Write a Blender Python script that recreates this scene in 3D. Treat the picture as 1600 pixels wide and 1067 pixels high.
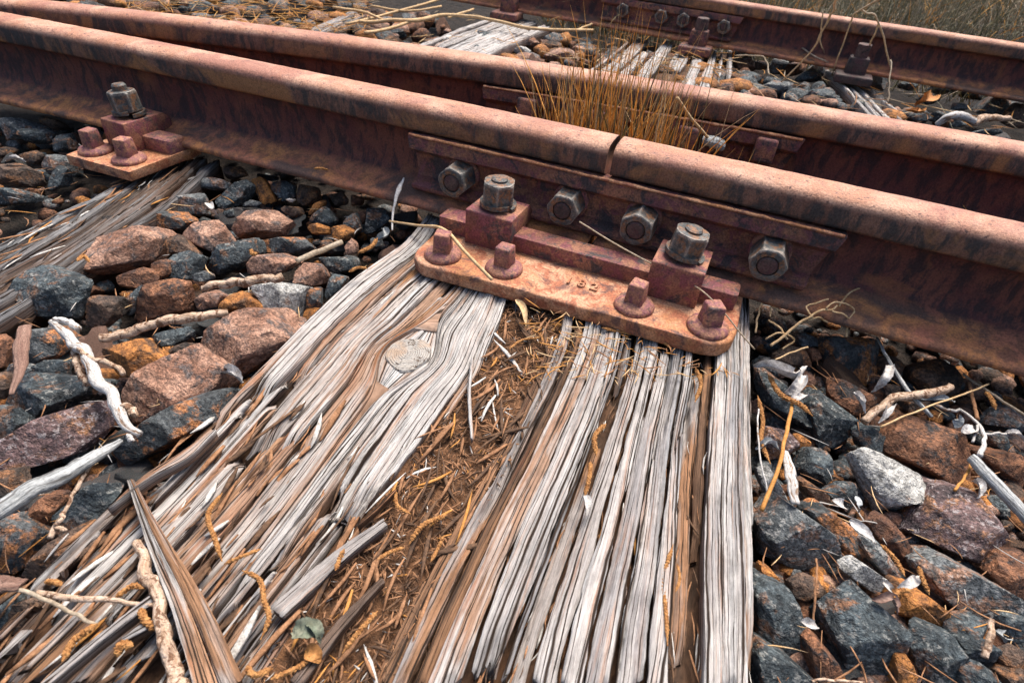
import bpy, bmesh, math, random
import numpy as np
from mathutils import Matrix, Vector

for o in list(bpy.data.objects):
    bpy.data.objects.remove(o)
SC = bpy.context.scene
COL = SC.collection

# ------------------------------------------------------------------ camera, sky, sun, exposure
FPX, PITCH, ROLL, YAW = 900.05, 0.687332, 0.0821286, -0.3648555
CAM = np.array([0.164833, -0.765856, 0.436886])
def cam_axes():
    cy, sy = math.cos(YAW), math.sin(YAW)
    f = np.array([sy*math.cos(PITCH), cy*math.cos(PITCH), -math.sin(PITCH)])
    r = np.array([cy, -sy, 0.0]); u = np.cross(r, f)
    cr, sr = math.cos(ROLL), math.sin(ROLL)
    return cr*r + sr*u, -sr*r + cr*u, f
CR, CU, CF = cam_axes()
cam = bpy.data.cameras.new('camera')
cam_o = bpy.data.objects.new('camera', cam); COL.objects.link(cam_o)
cam_o.matrix_world = Matrix(((CR[0], CU[0], -CF[0], CAM[0]), (CR[1], CU[1], -CF[1], CAM[1]), (CR[2], CU[2], -CF[2], CAM[2]), (0, 0, 0, 1)))
cam.sensor_width = 36.0; cam.lens = 36.0*FPX/1600.0
cam.clip_start = 0.01; cam.clip_end = 200
cam.dof.use_dof = True; cam.dof.focus_distance = 0.68; cam.dof.aperture_fstop = 11
SC.camera = cam_o
SC.cycles.max_bounces = 5; SC.cycles.diffuse_bounces = 1; SC.cycles.glossy_bounces = 2; SC.cycles.caustics_reflective = False; SC.cycles.caustics_refractive = False

SUN_EL, SUN_AZ = math.radians(64), math.radians(6)      # azimuth from +y towards +x
wd = bpy.data.worlds.new('World'); SC.world = wd; wd.use_nodes = True
wn = wd.node_tree.nodes; wl = wd.node_tree.links
bg = wn['Background']; sky = wn.new('ShaderNodeTexSky'); sky.sky_type = 'NISHITA'; sky.sun_disc = False
sky.sun_elevation = SUN_EL; sky.sun_rotation = SUN_AZ; sky.dust_density = 4.0; sky.air_density = 1.0; sky.ozone_density = 1.0
wl.new(sky.outputs[0], bg.inputs[0]); bg.inputs[1].default_value = 0.05
sun = bpy.data.lights.new('sun', 'SUN'); sun.energy = 1.5; sun.angle = math.radians(32); sun.color = (1, 0.95, 0.88)
sun_o = bpy.data.objects.new('sun', sun); COL.objects.link(sun_o)
sd = Vector((math.sin(SUN_AZ)*math.cos(SUN_EL), math.cos(SUN_AZ)*math.cos(SUN_EL), math.sin(SUN_EL)))
sun_o.rotation_euler = sd.to_track_quat('Z', 'Y').to_euler(); sun_o.location = (0, 0, 5)
vs = SC.view_settings
vs.view_transform = 'Standard'; vs.look = 'None'; vs.gamma = 1.0; vs.exposure = 2.12; vs.use_curve_mapping = False

# ------------------------------------------------------------------ measuring helpers
def U(px, py, z):
    d = (px-800)/FPX*CR - (py-533.5)/FPX*CU + CF
    return CAM + d*((z-CAM[2])/d[2])
def UA(pts, z):
    p = np.asarray(pts, float)
    d = ((p[:, 0:1]-800)/FPX)*CR - ((p[:, 1:2]-533.5)/FPX)*CU + CF
    zz = np.broadcast_to(np.asarray(z, float), (len(p),))
    return CAM + d*((zz-CAM[2])/d[:, 2])[:, None]

# ------------------------------------------------------------------ numpy noise
def _hash(*a):
    h = np.zeros(a[0].shape, np.uint64)
    for i, k in enumerate((374761393, 668265263, 2147483647, 1274126177)[:len(a)]):
        h = h + (a[i].astype(np.int64).astype(np.uint64) * np.uint64(k))
    h ^= h >> np.uint64(13); h = h*np.uint64(1274126177); h ^= h >> np.uint64(16); h = h*np.uint64(2246822519); h ^= h >> np.uint64(15)
    return (h & np.uint64(0xffffff)).astype(float)/float(0xffffff)
def vn(p, seed=0):
    """value noise of points (n,d), 0..1"""
    p = np.asarray(p, float) + 1000.37 + seed*17.13
    i = np.floor(p); f = p-i; f = f*f*f*(f*(f*6-15)+10); d = p.shape[1]
    out = np.zeros(len(p))
    for c in range(2**d):
        w = np.ones(len(p)); ix = []
        for k in range(d):
            b = (c >> k) & 1
            w = w*(f[:, k] if b else 1-f[:, k]); ix.append(i[:, k]+b)
        out += w*_hash(*ix)
    return out
def fbm(p, oct=3, seed=0, gain=.5):
    s = 0; a = 1; t = 0
    for k in range(oct):
        s = s+a*vn(np.asarray(p)*(2.03**k), seed+k*7); t += a; a *= gain
    return s/t

# ------------------------------------------------------------------ object helpers
def mesh_of(name, v, f, mat=None, smooth=True):
    me = bpy.data.meshes.new(name)
    v = np.asarray(v, np.float32)
    if isinstance(f, np.ndarray):
        k = f.shape[1]; n = len(f)
        me.vertices.add(len(v)); me.vertices.foreach_set('co', v.ravel())
        me.loops.add(n*k); me.loops.foreach_set('vertex_index', f.astype(np.int32).ravel())
        me.polygons.add(n); me.polygons.foreach_set('loop_start', np.arange(0, n*k, k, dtype=np.int32))
        me.update(calc_edges=True)
    else:
        me.from_pydata([tuple(x) for x in v.tolist()], [], [tuple(int(i) for i in q) for q in f]); me.update()
    if smooth:
        me.polygons.foreach_set('use_smooth', [True]*len(me.polygons))
    if mat: me.materials.append(mat)
    return me
def origin_of(o):
    p = np.zeros(3)
    while o is not None:
        p = p+np.array(o.location); o = o.parent
    return p
def tag(o, label=None, cat=None, group=None, kind=None):
    if label: o['label'] = label
    if cat: o['category'] = cat
    if group: o['group'] = group
    if kind: o['kind'] = kind
    return o
def thing(name, loc, label, cat, group=None):
    o = bpy.data.objects.new(name, None); COL.objects.link(o); o.location = tuple(loc); o.empty_display_size = .05
    return tag(o, label, cat, group)
def part(name, v, f, mat, parent=None, smooth=True, loc=None):
    """world-space vertices; the object's origin is loc (default: base of the vertices)"""
    v = np.asarray(v, float)
    if loc is None:
        loc = np.array([v[:, 0].mean(), v[:, 1].mean(), v[:, 2].min()])
    me = mesh_of(name, v-loc, f, mat, smooth)
    o = bpy.data.objects.new(name, me); COL.objects.link(o)
    if parent is not None:
        o.parent = parent; o.location = tuple(np.asarray(loc)-origin_of(parent))
    else:
        o.location = tuple(loc)
    return o
def add_attr(o, name, arr, typ):
    a = o.data.attributes.new(name, typ, 'POINT')
    a.data.foreach_set({'FLOAT': 'value', 'FLOAT_VECTOR': 'vector', 'FLOAT_COLOR': 'color'}[typ], np.asarray(arr, np.float32).ravel())
def grid_faces(nu, nv, wrap=False):
    i = np.arange(nv-1)[:, None]*nu; j = np.arange(nu if wrap else nu-1)[None, :]
    j2 = (j+1) % nu
    return np.stack([i+j, i+j2, i+nu+j2, i+nu+j], -1).reshape(-1, 4)
def bev(v, f, w, seg=2):
    bm = bmesh.new()
    vs_ = [bm.verts.new(tuple(x)) for x in v]
    for q in f: bm.faces.new([vs_[i] for i in q])
    bm.normal_update()
    bmesh.ops.recalc_face_normals(bm, faces=bm.faces)
    es = [e for e in bm.edges if len(e.link_faces) == 2 and e.calc_face_angle(0) > .3]
    bmesh.ops.bevel(bm, geom=es, offset=w, segments=seg, profile=.5, affect='EDGES', clamp_overlap=True)
    bm.verts.ensure_lookup_table(); bm.verts.index_update()
    V = np.array([x.co[:] for x in bm.verts]); F = [[x.index for x in q.verts] for q in bm.faces]
    bm.free(); return V, F
def prism(poly, z0, z1, w=.002, top=1.0, seg=2):
    """polygon (n,2) extruded from z0 to z1, top scaled about its centre"""
    p = np.asarray(poly, float); c = p.mean(0); n = len(p)
    v = np.r_[np.c_[p, np.full(n, z0)], np.c_[c+(p-c)*top, np.full(n, z1)]]
    f = [list(range(n))[::-1], list(range(n, 2*n))]+[[i, (i+1) % n, n+(i+1) % n, n+i] for i in range(n)]
    return bev(v, f, w, seg) if w else (v, f)
def lathe(prof, n=24, ang0=0):
    prof = np.asarray(prof, float); a = np.linspace(0, 2*np.pi, n, endpoint=False)+ang0
    V = np.concatenate([np.c_[r*np.cos(a), r*np.sin(a), np.full(n, z)] for r, z in prof])
    F = grid_faces(n, len(prof), True).tolist()
    F += [list(range(n))[::-1], list(range((len(prof)-1)*n, len(prof)*n))]
    return V, F
def orient(v, loc, zaxis=(0, 0, 1), spin=0):
    z = np.asarray(zaxis, float); z = z/np.linalg.norm(z)
    t = np.array([1., 0, 0]) if abs(z[0]) < .9 else np.array([0, 1., 0])
    x = t-z*(t@z); x /= np.linalg.norm(x); y = np.cross(z, x)
    c, s = math.cos(spin), math.sin(spin)
    x, y = c*x+s*y, -s*x+c*y
    return np.asarray(v)@np.array([x, y, z])+np.asarray(loc)
def smooth_path(P, n, seed=None, wob=0.0):
    P = np.asarray(P, float)
    if len(P) == 2: P = np.array([P[0], (P[0]+P[1])/2, P[1]])
    t = np.r_[0, np.cumsum(np.linalg.norm(np.diff(P, axis=0), axis=1))]; t /= t[-1]
    # Catmull-Rom through the points
    s = np.linspace(0, 1, n); k = np.clip(np.searchsorted(t, s, 'right')-1, 0, len(P)-2)
    h = (t[k+1]-t[k])[:, None]; x = ((s-t[k])/(t[k+1]-t[k]))[:, None]
    M_ = np.gradient(P, t, axis=0)
    x2, x3 = x*x, x*x*x
    out = (2*x3-3*x2+1)*P[k]+(x3-2*x2+x)*h*M_[k]+(-2*x3+3*x2)*P[k+1]+(x3-x2)*h*M_[k+1]
    if seed is not None and wob:
        rs = np.random.RandomState(seed)
        for a in range(3): out[:, a] += wob*(vn(np.c_[s*9+rs.rand()*99, np.full(n, rs.rand()*99)])-.5)*2
    return out
def tube(P, rad, ns=8, flat=1.0, seed=0, rough=0.0, n=None, cap=True, wob=0.0):
    """tube along path P with radius (scalar or list), flat = vertical squash"""
    P = smooth_path(P, n or max(8, 6*len(P)), seed, wob)
    m = len(P); T = np.gradient(P, axis=0); T /= np.linalg.norm(T, axis=1)[:, None]+1e-12
    up = np.array([0, 0, 1.]); X = np.cross(T, up); nx = np.linalg.norm(X, axis=1)
    X[nx < 1e-4] = (1, 0, 0); X /= np.linalg.norm(X, axis=1)[:, None]; Y = np.cross(X, T)
    r = np.interp(np.linspace(0, 1, m), np.linspace(0, 1, len(np.atleast_1d(rad))), np.atleast_1d(rad)) if np.ndim(rad) else np.full(m, rad)
    a = np.linspace(0, 2*np.pi, ns, endpoint=False)
    rr = r[:, None]*np.ones(ns)[None, :]
    if rough:
        q = np.stack(np.meshgrid(np.arange(m)*.55, np.arange(ns)*1.0, indexing='ij'), -1).reshape(-1, 2)
        rr = rr*(1+rough*(fbm(np.c_[q[:, 0]*min(1, 46/m), np.cos(q[:, 1]/ns*6.283)*1.6, np.sin(q[:, 1]/ns*6.283)*1.6], 2, seed)-.5)*2).reshape(m, ns)
    V = P[:, None, :]+rr[:, :, None]*(np.cos(a)[None, :, None]*X[:, None, :]+flat*np.sin(a)[None, :, None]*Y[:, None, :])
    V = V.reshape(-1, 3); F = grid_faces(ns, m, True)
    if cap:
        c0 = len(V); V = np.r_[V, P[:1], P[-1:]]
        j = np.arange(ns); j2 = (j+1) % ns
        F = np.r_[F, np.c_[j2, j, np.full(ns, c0), np.full(ns, c0)], np.c_[(m-1)*ns+j, (m-1)*ns+j2, np.full(ns, c0+1), np.full(ns, c0+1)]]
        F = [list(dict.fromkeys(q)) for q in F.tolist()]
    return V, F

# ------------------------------------------------------------------ materials
class NT:
    def __init__(s, name):
        s.m = bpy.data.materials.new(name); s.m.use_nodes = True
        s.t = s.m.node_tree; s.b = s.t.nodes['Principled BSDF']
    def n(s, typ, **kw):
        x = s.t.nodes.new(typ)
        for k, v in kw.items(): setattr(x, k, v)
        return x
    def l(s, a, b): s.t.links.new(a, b)
    def put(s, sock, v):
        if hasattr(v, 'is_linked') or hasattr(v, 'links'): s.l(v, sock)
        else: sock.default_value = v
    def obj(s, rnd=True):
        tc = s.n('ShaderNodeTexCoord').outputs['Object']
        if not rnd: return tc
        oi = s.n('ShaderNodeObjectInfo').outputs['Random']
        mu = s.n('ShaderNodeMath', operation='MULTIPLY'); s.l(oi, mu.inputs[0]); mu.inputs[1].default_value = 37.0
        ad = s.n('ShaderNodeVectorMath', operation='ADD'); s.l(tc, ad.inputs[0]); s.l(mu.outputs[0], ad.inputs[1])
        return ad.outputs[0]
    def geo(s): return s.n('ShaderNodeNewGeometry').outputs['Position']
    def attr(s, name, out='Color'):
        a = s.n('ShaderNodeAttribute'); a.attribute_name = name; return a.outputs[out]
    def scale(s, vec, sc):
        v = s.n('ShaderNodeVectorMath', operation='MULTIPLY'); s.l(vec, v.inputs[0]); v.inputs[1].default_value = sc; return v.outputs[0]
    def noise(s, vec, sc, det=4, ro=.55, dist=0.0):
        x = s.n('ShaderNodeTexNoise'); s.l(vec, x.inputs['Vector'])
        x.inputs['Scale'].default_value = sc; x.inputs['Detail'].default_value = det; x.inputs['Roughness'].default_value = ro; x.inputs['Distortion'].default_value = dist
        return x.outputs['Fac']
    def vor(s, vec, sc, feat='F1'):
        x = s.n('ShaderNodeTexVoronoi'); x.feature = feat; s.l(vec, x.inputs['Vector']); x.inputs['Scale'].default_value = sc; return x.outputs['Distance']
    def ramp(s, fac, stops, interp='LINEAR'):
        r = s.n('ShaderNodeValToRGB'); s.l(fac, r.inputs[0]); r.color_ramp.interpolation = interp
        e = r.color_ramp.elements
        while len(e) < len(stops): e.new(.5)
        for q, (p, c) in zip(e, stops):
            q.position = p; q.color = (c, c, c, 1) if np.isscalar(c) else tuple(c)+(1,)
        return r.outputs[0]
    def mix(s, fac, a, b, mode='MIX'):
        x = s.n('ShaderNodeMix', data_type='RGBA', blend_type=mode)
        s.put(x.inputs['Factor'], fac)
        for k, v in ((6, a), (7, b)):
            if isinstance(v, tuple): x.inputs[k].default_value = v+(1,)
            else: s.l(v, x.inputs[k])
        return x.outputs[2]
    def math(s, op, a, b=0.0):
        x = s.n('ShaderNodeMath', operation=op); s.put(x.inputs[0], a); s.put(x.inputs[1], b); return x.outputs[0]
    def done(s, col, rough=.8, bumps=(), spec=.3):
        if isinstance(col, tuple): s.b.inputs['Base Color'].default_value = col+(1,)
        else: s.l(col, s.b.inputs['Base Color'])
        s.put(s.b.inputs['Roughness'], rough); s.b.inputs['Specular IOR Level'].default_value = spec
        prev = None
        for h, st, d in bumps:
            b = s.n('ShaderNodeBump'); s.l(h, b.inputs['Height']); b.inputs['Strength'].default_value = st; b.inputs['Distance'].default_value = d
            if prev is not None: s.l(prev, b.inputs['Normal'])
            prev = b.outputs[0]
        if prev is not None: s.l(prev, s.b.inputs['Normal'])
        return s.m

def stone_mat(name, lo, hi, patch, pamt, speck=None, spamt=.0, bump=1.0, psc=34):
    t = NT(name); v = t.obj()
    n1 = t.noise(v, 26, 4, .68, .6); n2 = t.noise(v, psc, 5, .7, .5); n3 = t.noise(v, 300, 2, .7); n5 = t.noise(v, 95, 4, .72, .3)
    c = t.mix(t.ramp(n1, [(.38, 0), (.60, 1)]), lo, hi)
    c = t.mix(t.ramp(n5, [(.50, 0), (.62, .7)]), c, tuple(.35*x+.65*y for x, y in zip(lo, (.012, .012, .013))))
    p = t.math('MULTIPLY', t.ramp(n2, [(1-pamt-.03, 0), (1-pamt+.05, 1)]), t.ramp(n5, [(.36, .15), (.5, 1)]))
    c = t.mix(p, c, t.mix(t.ramp(n3, [(.35, 0), (.65, 1)]), tuple(x*.6 for x in patch), patch))
    c = t.mix(1.0, c, t.ramp(n3, [(.26, .35), (.5, 1.0), (.74, 1.7)]), 'MULTIPLY')
    if speck:
        n4 = t.noise(v, 150, 3, .75, .2); c = t.mix(t.ramp(n4, [(1-spamt-.02, 0), (1-spamt+.06, .9)]), c, speck)
    b1 = t.noise(v, 70, 5, .72, .4); b2 = t.noise(v, 480, 2, .65); cr = t.vor(v, 55, 'DISTANCE_TO_EDGE')
    cr = t.ramp(cr, [(0, 0), (.06, 1)])
    return t.done(c, .74, ((b1, .85*bump, .012), (cr, .25*bump, .003), (b2, .65*bump, .002)), .4)
TEAL = stone_mat('stone_dark', (.018, .024, .027), (.085, .105, .112), (.24, .115, .06), .43, (.24, .235, .215), .42)
SLATE = stone_mat('stone_slate', (.05, .058, .062), (.15, .16, .16), (.30, .16, .10), .46, (.30, .29, .27), .43)
RUST = stone_mat('stone_rust', (.085, .036, .02), (.29, .125, .06), (.035, .032, .032), .44)
ORANGE = stone_mat('stone_orange', (.24, .09, .022), (.50, .20, .05), (.12, .06, .03), .44)
PINK = stone_mat('stone_pink', (.24, .115, .07), (.47, .27, .185), (.13, .10, .09), .46)
PURPLE = stone_mat('stone_purple', (.045, .03, .032), (.20, .12, .11), (.36, .17, .08), .46, (.34, .29, .28), .43)
LIGHT = stone_mat('stone_pale', (.33, .315, .29), (.55, .53, .49), (.38, .23, .15), .40, (.12, .12, .12), .42, 1.1)
MIXED = stone_mat('stone_mixed', (.022, .028, .03), (.11, .115, .115), (.46, .18, .06), .50, None, 0, 1.0, 24)
BROWN = stone_mat('stone_brown', (.035, .025, .019), (.15, .09, .06), (.27, .12, .05), .45)
MATS = dict(teal=TEAL, slate=SLATE, rust=RUST, orange=ORANGE, pink=PINK, purple=PURPLE, light=LIGHT, mixed=MIXED, brown=BROWN)

def rust_mat(name, a, b, c, dark, damt=.42, sc=1.0, rough=.72, edge_glint=.0, bump=1.0, rnd=True):
    """a/b/c three rust colours blended by blotches, dark = patches of mill scale and oil"""
    t = NT(name); v = t.obj(rnd)
    n1 = t.noise(v, 16*sc, 4, .65, .6); n2 = t.noise(v, 55*sc, 5, .7, .5); n3 = t.noise(v, 380, 3, .7); n4 = t.noise(v, 30*sc, 6, .74, .8)
    col = t.mix(t.ramp(n1, [(.42, 0), (.56, 1)]), a, b)
    col = t.mix(t.ramp(n2, [(.47, 0), (.58, 1)]), col, c)
    col = t.mix(t.ramp(n4, [(1-damt-.02, 0), (1-damt+.07, .92)]), col, dark)
    if edge_glint: col = t.mix(t.math('MULTIPLY', t.attr('edge', 'Fac'), t.ramp(n2, [(.40, .3), (.56, edge_glint)])), col, (.30, .26, .22))  # worn corners and chamfer made paler: edge highlights painted into the colour
    col = t.mix(1.0, col, t.ramp(n3, [(.28, .45), (.5, 1.0), (.72, 1.6)]), 'MULTIPLY')
    bb = t.noise(v, 120, 6, .7)
    return t.done(col, rough, ((bb, .38*bump, .004), (n3, .4*bump, .0012)), .4)
PLATE = rust_mat('rust_plate', (.40, .165, .068), (.50, .265, .155), (.32, .105, .05), (.11, .055, .045), .45, .8)
CLIP = rust_mat('rust_clip', (.19, .07, .05), (.34, .15, .085), (.20, .06, .065), (.05, .048, .048), .45)
SCREW = rust_mat('rust_screw', (.24, .10, .07), (.37, .17, .10), (.22, .08, .085), (.07, .05, .048), .44, 1.6)
NUT = rust_mat('steel_nut', (.05, .056, .058), (.10, .098, .09), (.19, .09, .045), (.024, .028, .03), .46, 1.8, .45, .85, .8)
BAR = rust_mat('rust_bar', (.14, .052, .036), (.25, .105, .058), (.15, .05, .052), (.034, .028, .03), .48)
LIP = rust_mat('rust_lip', (.36, .15, .06), (.46, .23, .12), (.25, .09, .05), (.10, .05, .04), .42)
DARKIRON = rust_mat('dark_iron', (.05, .035, .03), (.10, .06, .05), (.08, .035, .035), (.02, .02, .022), .45)

def rail_mat():
    t = NT('rust_rail'); v = t.geo(); z = t.attr('zone'); se = t.n('ShaderNodeSeparateColor'); t.l(z, se.inputs[0])
    vs_ = t.scale(v, (1.0, 1.0, .35))
    n1 = t.noise(v, 16, 5, .6, .5); n2 = t.noise(vs_, 60, 6, .68, .4); n3 = t.noise(v, 420, 3, .65); n4 = t.noise(v, 9, 5, .65, .8)
    spots = t.noise(v, 150, 3, .6)
    web = t.mix(t.ramp(n1, [(.42, 0), (.58, 1)]), (.105, .032, .028), (.15, .05, .034))  # dark red rust, with part of the shade under the head painted in
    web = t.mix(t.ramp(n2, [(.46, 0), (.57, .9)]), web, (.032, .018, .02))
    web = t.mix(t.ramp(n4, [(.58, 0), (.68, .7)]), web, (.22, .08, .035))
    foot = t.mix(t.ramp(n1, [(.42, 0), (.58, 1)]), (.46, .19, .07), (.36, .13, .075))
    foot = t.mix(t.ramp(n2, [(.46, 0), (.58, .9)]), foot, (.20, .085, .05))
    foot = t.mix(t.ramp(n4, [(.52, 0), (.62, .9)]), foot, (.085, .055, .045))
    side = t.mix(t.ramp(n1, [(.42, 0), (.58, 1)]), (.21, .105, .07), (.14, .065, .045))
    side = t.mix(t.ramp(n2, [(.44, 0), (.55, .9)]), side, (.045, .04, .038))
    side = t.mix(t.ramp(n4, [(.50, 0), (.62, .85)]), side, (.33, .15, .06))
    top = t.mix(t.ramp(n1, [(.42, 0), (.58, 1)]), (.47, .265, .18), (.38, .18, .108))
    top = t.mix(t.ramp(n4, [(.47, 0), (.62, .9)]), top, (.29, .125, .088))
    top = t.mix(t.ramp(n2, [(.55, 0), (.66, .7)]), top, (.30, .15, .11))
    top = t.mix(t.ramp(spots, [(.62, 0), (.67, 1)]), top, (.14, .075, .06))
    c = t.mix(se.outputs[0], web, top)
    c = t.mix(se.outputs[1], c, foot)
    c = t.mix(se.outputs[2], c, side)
    c = t.mix(1.0, c, t.ramp(n3, [(.3, .62), (.5, 1.0), (.72, 1.35)]), 'MULTIPLY')
    bb = t.noise(v, 130, 6, .7)
    return t.done(c, .72, ((bb, .5, .004), (n3, .45, .0012)), .35)
RAIL = rail_mat()

def wood_mat(name='weathered_wood'):
    t = NT(name); g = t.attr('grain', 'Vector'); wc = t.attr('wcol')
    f1 = t.noise(t.scale(g, (620, 4.0, 1)), 1.0, 6, .74, .25); f2 = t.noise(t.scale(g, (110, 5, 1)), 1.0, 5, .7, .5); f3 = t.noise(t.scale(g, (2400, 40, 1)), 1.0, 3, .6); f4 = t.noise(t.scale(g, (60, 22, 1)), 1.0, 5, .7)
    gw = t.n('ShaderNodeVectorMath', operation='ADD'); wv = t.n('ShaderNodeCombineXYZ'); t.l(t.math('MULTIPLY', t.math('SUBTRACT', t.noise(t.scale(g, (30, 9, 1)), 1.0, 3, .6), .5), .006), wv.inputs[0]); t.l(g, gw.inputs[0]); t.l(wv.outputs[0], gw.inputs[1]); gw = gw.outputs[0]
    sx = t.n('ShaderNodeSeparateXYZ'); t.l(gw, sx.inputs[0])
    def crack(freq, gate, wmax, lo, hi):
        vo = t.n('ShaderNodeTexVoronoi', voronoi_dimensions='1D', feature='DISTANCE_TO_EDGE'); vo.inputs['Scale'].default_value = 1.0
        t.l(t.math('ADD', t.math('MULTIPLY', sx.outputs[0], freq), t.math('MULTIPLY', sx.outputs[2], 5.7)), vo.inputs['W'])
        w = t.math('MULTIPLY', t.ramp(t.noise(t.scale(g, gate), 1.0, 3, .6), [(lo, 0), (hi, 1)]), wmax)      # checks open and close along the grain
        return t.ramp(t.math('DIVIDE', vo.outputs['Distance'], t.math('ADD', w, .0005)), [(.45, 0), (1.0, 1)])
    band = lambda n, w: t.ramp(t.math('ABSOLUTE', t.math('SUBTRACT', n, .5)), [(w*.3, 0), (w, 1)])
    c = t.mix(1.0, wc, t.ramp(f1, [(.30, .60), (.48, .96), (.70, 1.16)]), 'MULTIPLY')
    c = t.mix(t.math('MULTIPLY', t.ramp(f2, [(.53, 0), (.64, .7)]), t.ramp(f1, [(.38, 1), (.60, .2)])), c, t.mix(1.0, wc, (.92, .45, .22), 'MULTIPLY'))
    c = t.mix(1.0, c, t.ramp(f3, [(.25, .6), (.5, 1.0), (.75, 1.3)]), 'MULTIPLY')
    c = t.mix(1.0, c, t.ramp(f4, [(.35, .70), (.5, 1.0), (.65, 1.12)]), 'MULTIPLY')
    ck = t.math('MULTIPLY', crack(70, (45, 5, 1), .085, .32, .60), crack(230, (120, 9, 1), .12, .38, .62))
    c = t.mix(ck, (.035, .022, .015), c)
    return t.done(c, .85, ((f1, .9, .0024), (ck, .9, .003), (f3, .5, .0008)), .2)
WOOD = wood_mat()
def knot_mat():
    t = NT('knot_wood'); g = t.attr('grain', 'Vector')
    ln = t.n('ShaderNodeVectorMath', operation='LENGTH'); t.l(g, ln.inputs[0]); n1 = t.noise(g, 60, 5, .65, .4); n2 = t.noise(g, 420, 4, .7); n3 = t.noise(g, 26, 4, .6)
    ph = t.math('ADD', t.math('MULTIPLY', ln.outputs['Value'], 2600.0), t.math('MULTIPLY', n3, 5.0)); w = t.math('SINE', ph)
    c = t.mix(t.math('MULTIPLY_ADD', w, .5) if False else t.math('MULTIPLY', t.math('ADD', w, 1.0), .5), (.25, .22, .19), (.37, .345, .315))
    c = t.mix(t.ramp(n3, [(.50, 0), (.62, .7)]), c, (.30, .20, .13))
    c = t.mix(t.ramp(t.math('ABSOLUTE', t.math('SUBTRACT', n3, .47)), [(.003, 0), (.010, 1)]), (.07, .045, .03), c)
    c = t.mix(1.0, c, t.ramp(n2, [(.3, .6), (.5, 1.0), (.7, 1.25)]), 'MULTIPLY')
    return t.done(c, .85, ((w, .35, .0008), (n2, .6, .0015)), .2)
KNOT = knot_mat()
def simple(name, a, b, sc=60, rough=.85, bump=.5, stretch=(1, 1, 1), bd=.002):
    t = NT(name); v = t.scale(t.obj(), stretch)
    n1 = t.noise(v, sc, 5, .62, .3); n2 = t.noise(v, sc*6, 3, .6)
    c = t.mix(t.ramp(n1, [(.34, 0), (.66, 1)]), a, b)
    c = t.mix(1.0, c, t.ramp(n2, [(.3, .65), (.5, 1.0), (.7, 1.3)]), 'MULTIPLY')
    return t.done(c, rough, ((n1, bump, bd), (n2, bump, bd*.3)), .25)
DIRT = simple('dirt_fill', (.055, .03, .018), (.20, .095, .045), 90, .95, .9, (1, 1, 1), .006)
CORE = simple('rotten_core', (.035, .022, .015), (.12, .06, .032), 50, .95, .8, (1, .25, 1), .006)
GROUND = simple('ballast_bed', (.008, .007, .006), (.04, .028, .021), 45, .95, 1.0, (1, 1, 1), .02)
CHIPS = [simple('chip_brown', (.16, .075, .035), (.34, .175, .09), 120), simple('chip_pale', (.30, .27, .24), (.60, .57, .53), 120), simple('chip_dark', (.05, .03, .02), (.14, .075, .04), 120), simple('chip_orange', (.36, .15, .035), (.5, .24, .07), 120)]
CATKIN = simple('catkin_yellow', (.22, .085, .025), (.50, .25, .09), 300, .9, .8, (1, 1, 1), .002)
def streak(name, a, b, c, sc=(500, 22, 1), flake=(160, 60, 1), amt=.5, rough=.85):
    """wood or bark of a stick: streaks follow its length (grain attribute), flakes of another colour"""
    t = NT(name); g = t.attr('grain', 'Vector'); oi = t.n('ShaderNodeObjectInfo').outputs['Random']
    ad = t.n('ShaderNodeVectorMath', operation='ADD'); t.l(g, ad.inputs[0]); t.l(oi, ad.inputs[1]); g = ad.outputs[0]
    n1 = t.noise(t.scale(g, sc), 1.0, 5, .7, .4); n2 = t.noise(t.scale(g, flake), 1.0, 4, .68, .6); n3 = t.noise(t.scale(g, (1500, 300, 1)), 1.0, 2, .6)
    col = t.mix(t.ramp(n1, [(.36, 0), (.62, 1)]), a, b)
    col = t.mix(t.ramp(n2, [(1-amt-.02, 0), (1-amt+.05, 1)]), col, c)
    col = t.mix(1.0, col, t.ramp(n3, [(.3, .6), (.5, 1.0), (.7, 1.3)]), 'MULTIPLY')
    return t.done(col, rough, ((n2, .9, .003), (n1, .7, .0015)), .2)
BARK = streak('bark_twig', (.34, .22, .14), (.54, .40, .30), (.16, .085, .05), (260, 60, 1), (150, 170, 1), .47)
BLEACH = streak('bleached_stick', (.34, .31, .28), (.60, .57, .54), (.22, .14, .09), (420, 18, 1), (110, 40, 1), .43)
GREYST = streak('grey_stick', (.20, .205, .20), (.46, .46, .45), (.12, .115, .11), (480, 14, 1), (200, 20, 1), .45)
TAN = simple('tan_twig', (.42, .26, .12), (.60, .42, .24), 100, .85, .5)
STRAW = simple('straw_pale', (.45, .35, .24), (.62, .52, .4), 60, .8, .3)
DRYGRASS = simple('dry_grass', (.74, .36, .08), (.80, .52, .2), 14, .8, .2)
GREENGRASS = simple('green_grass', (.16, .15, .075), (.30, .25, .14), 14, .8, .2)
OLIVE = simple('olive_grass', (.15, .14, .09), (.34, .31, .22), 9, .85, .2)
DRYLEAF = simple('dry_leaf', (.36, .32, .29), (.64, .61, .58), 130, .7, .5)
GREENLEAF = simple('grey_green_leaf', (.12, .14, .10), (.25, .24, .17), 60, .6, .5)
ORLEAF = simple('orange_leaf', (.26, .10, .03), (.46, .22, .07), 60, .7, .5)
REDBARK = streak('red_bark', (.15, .08, .06), (.26, .16, .12), (.10, .06, .05), (300, 14, 1), (120, 25, 1), .42)
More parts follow.
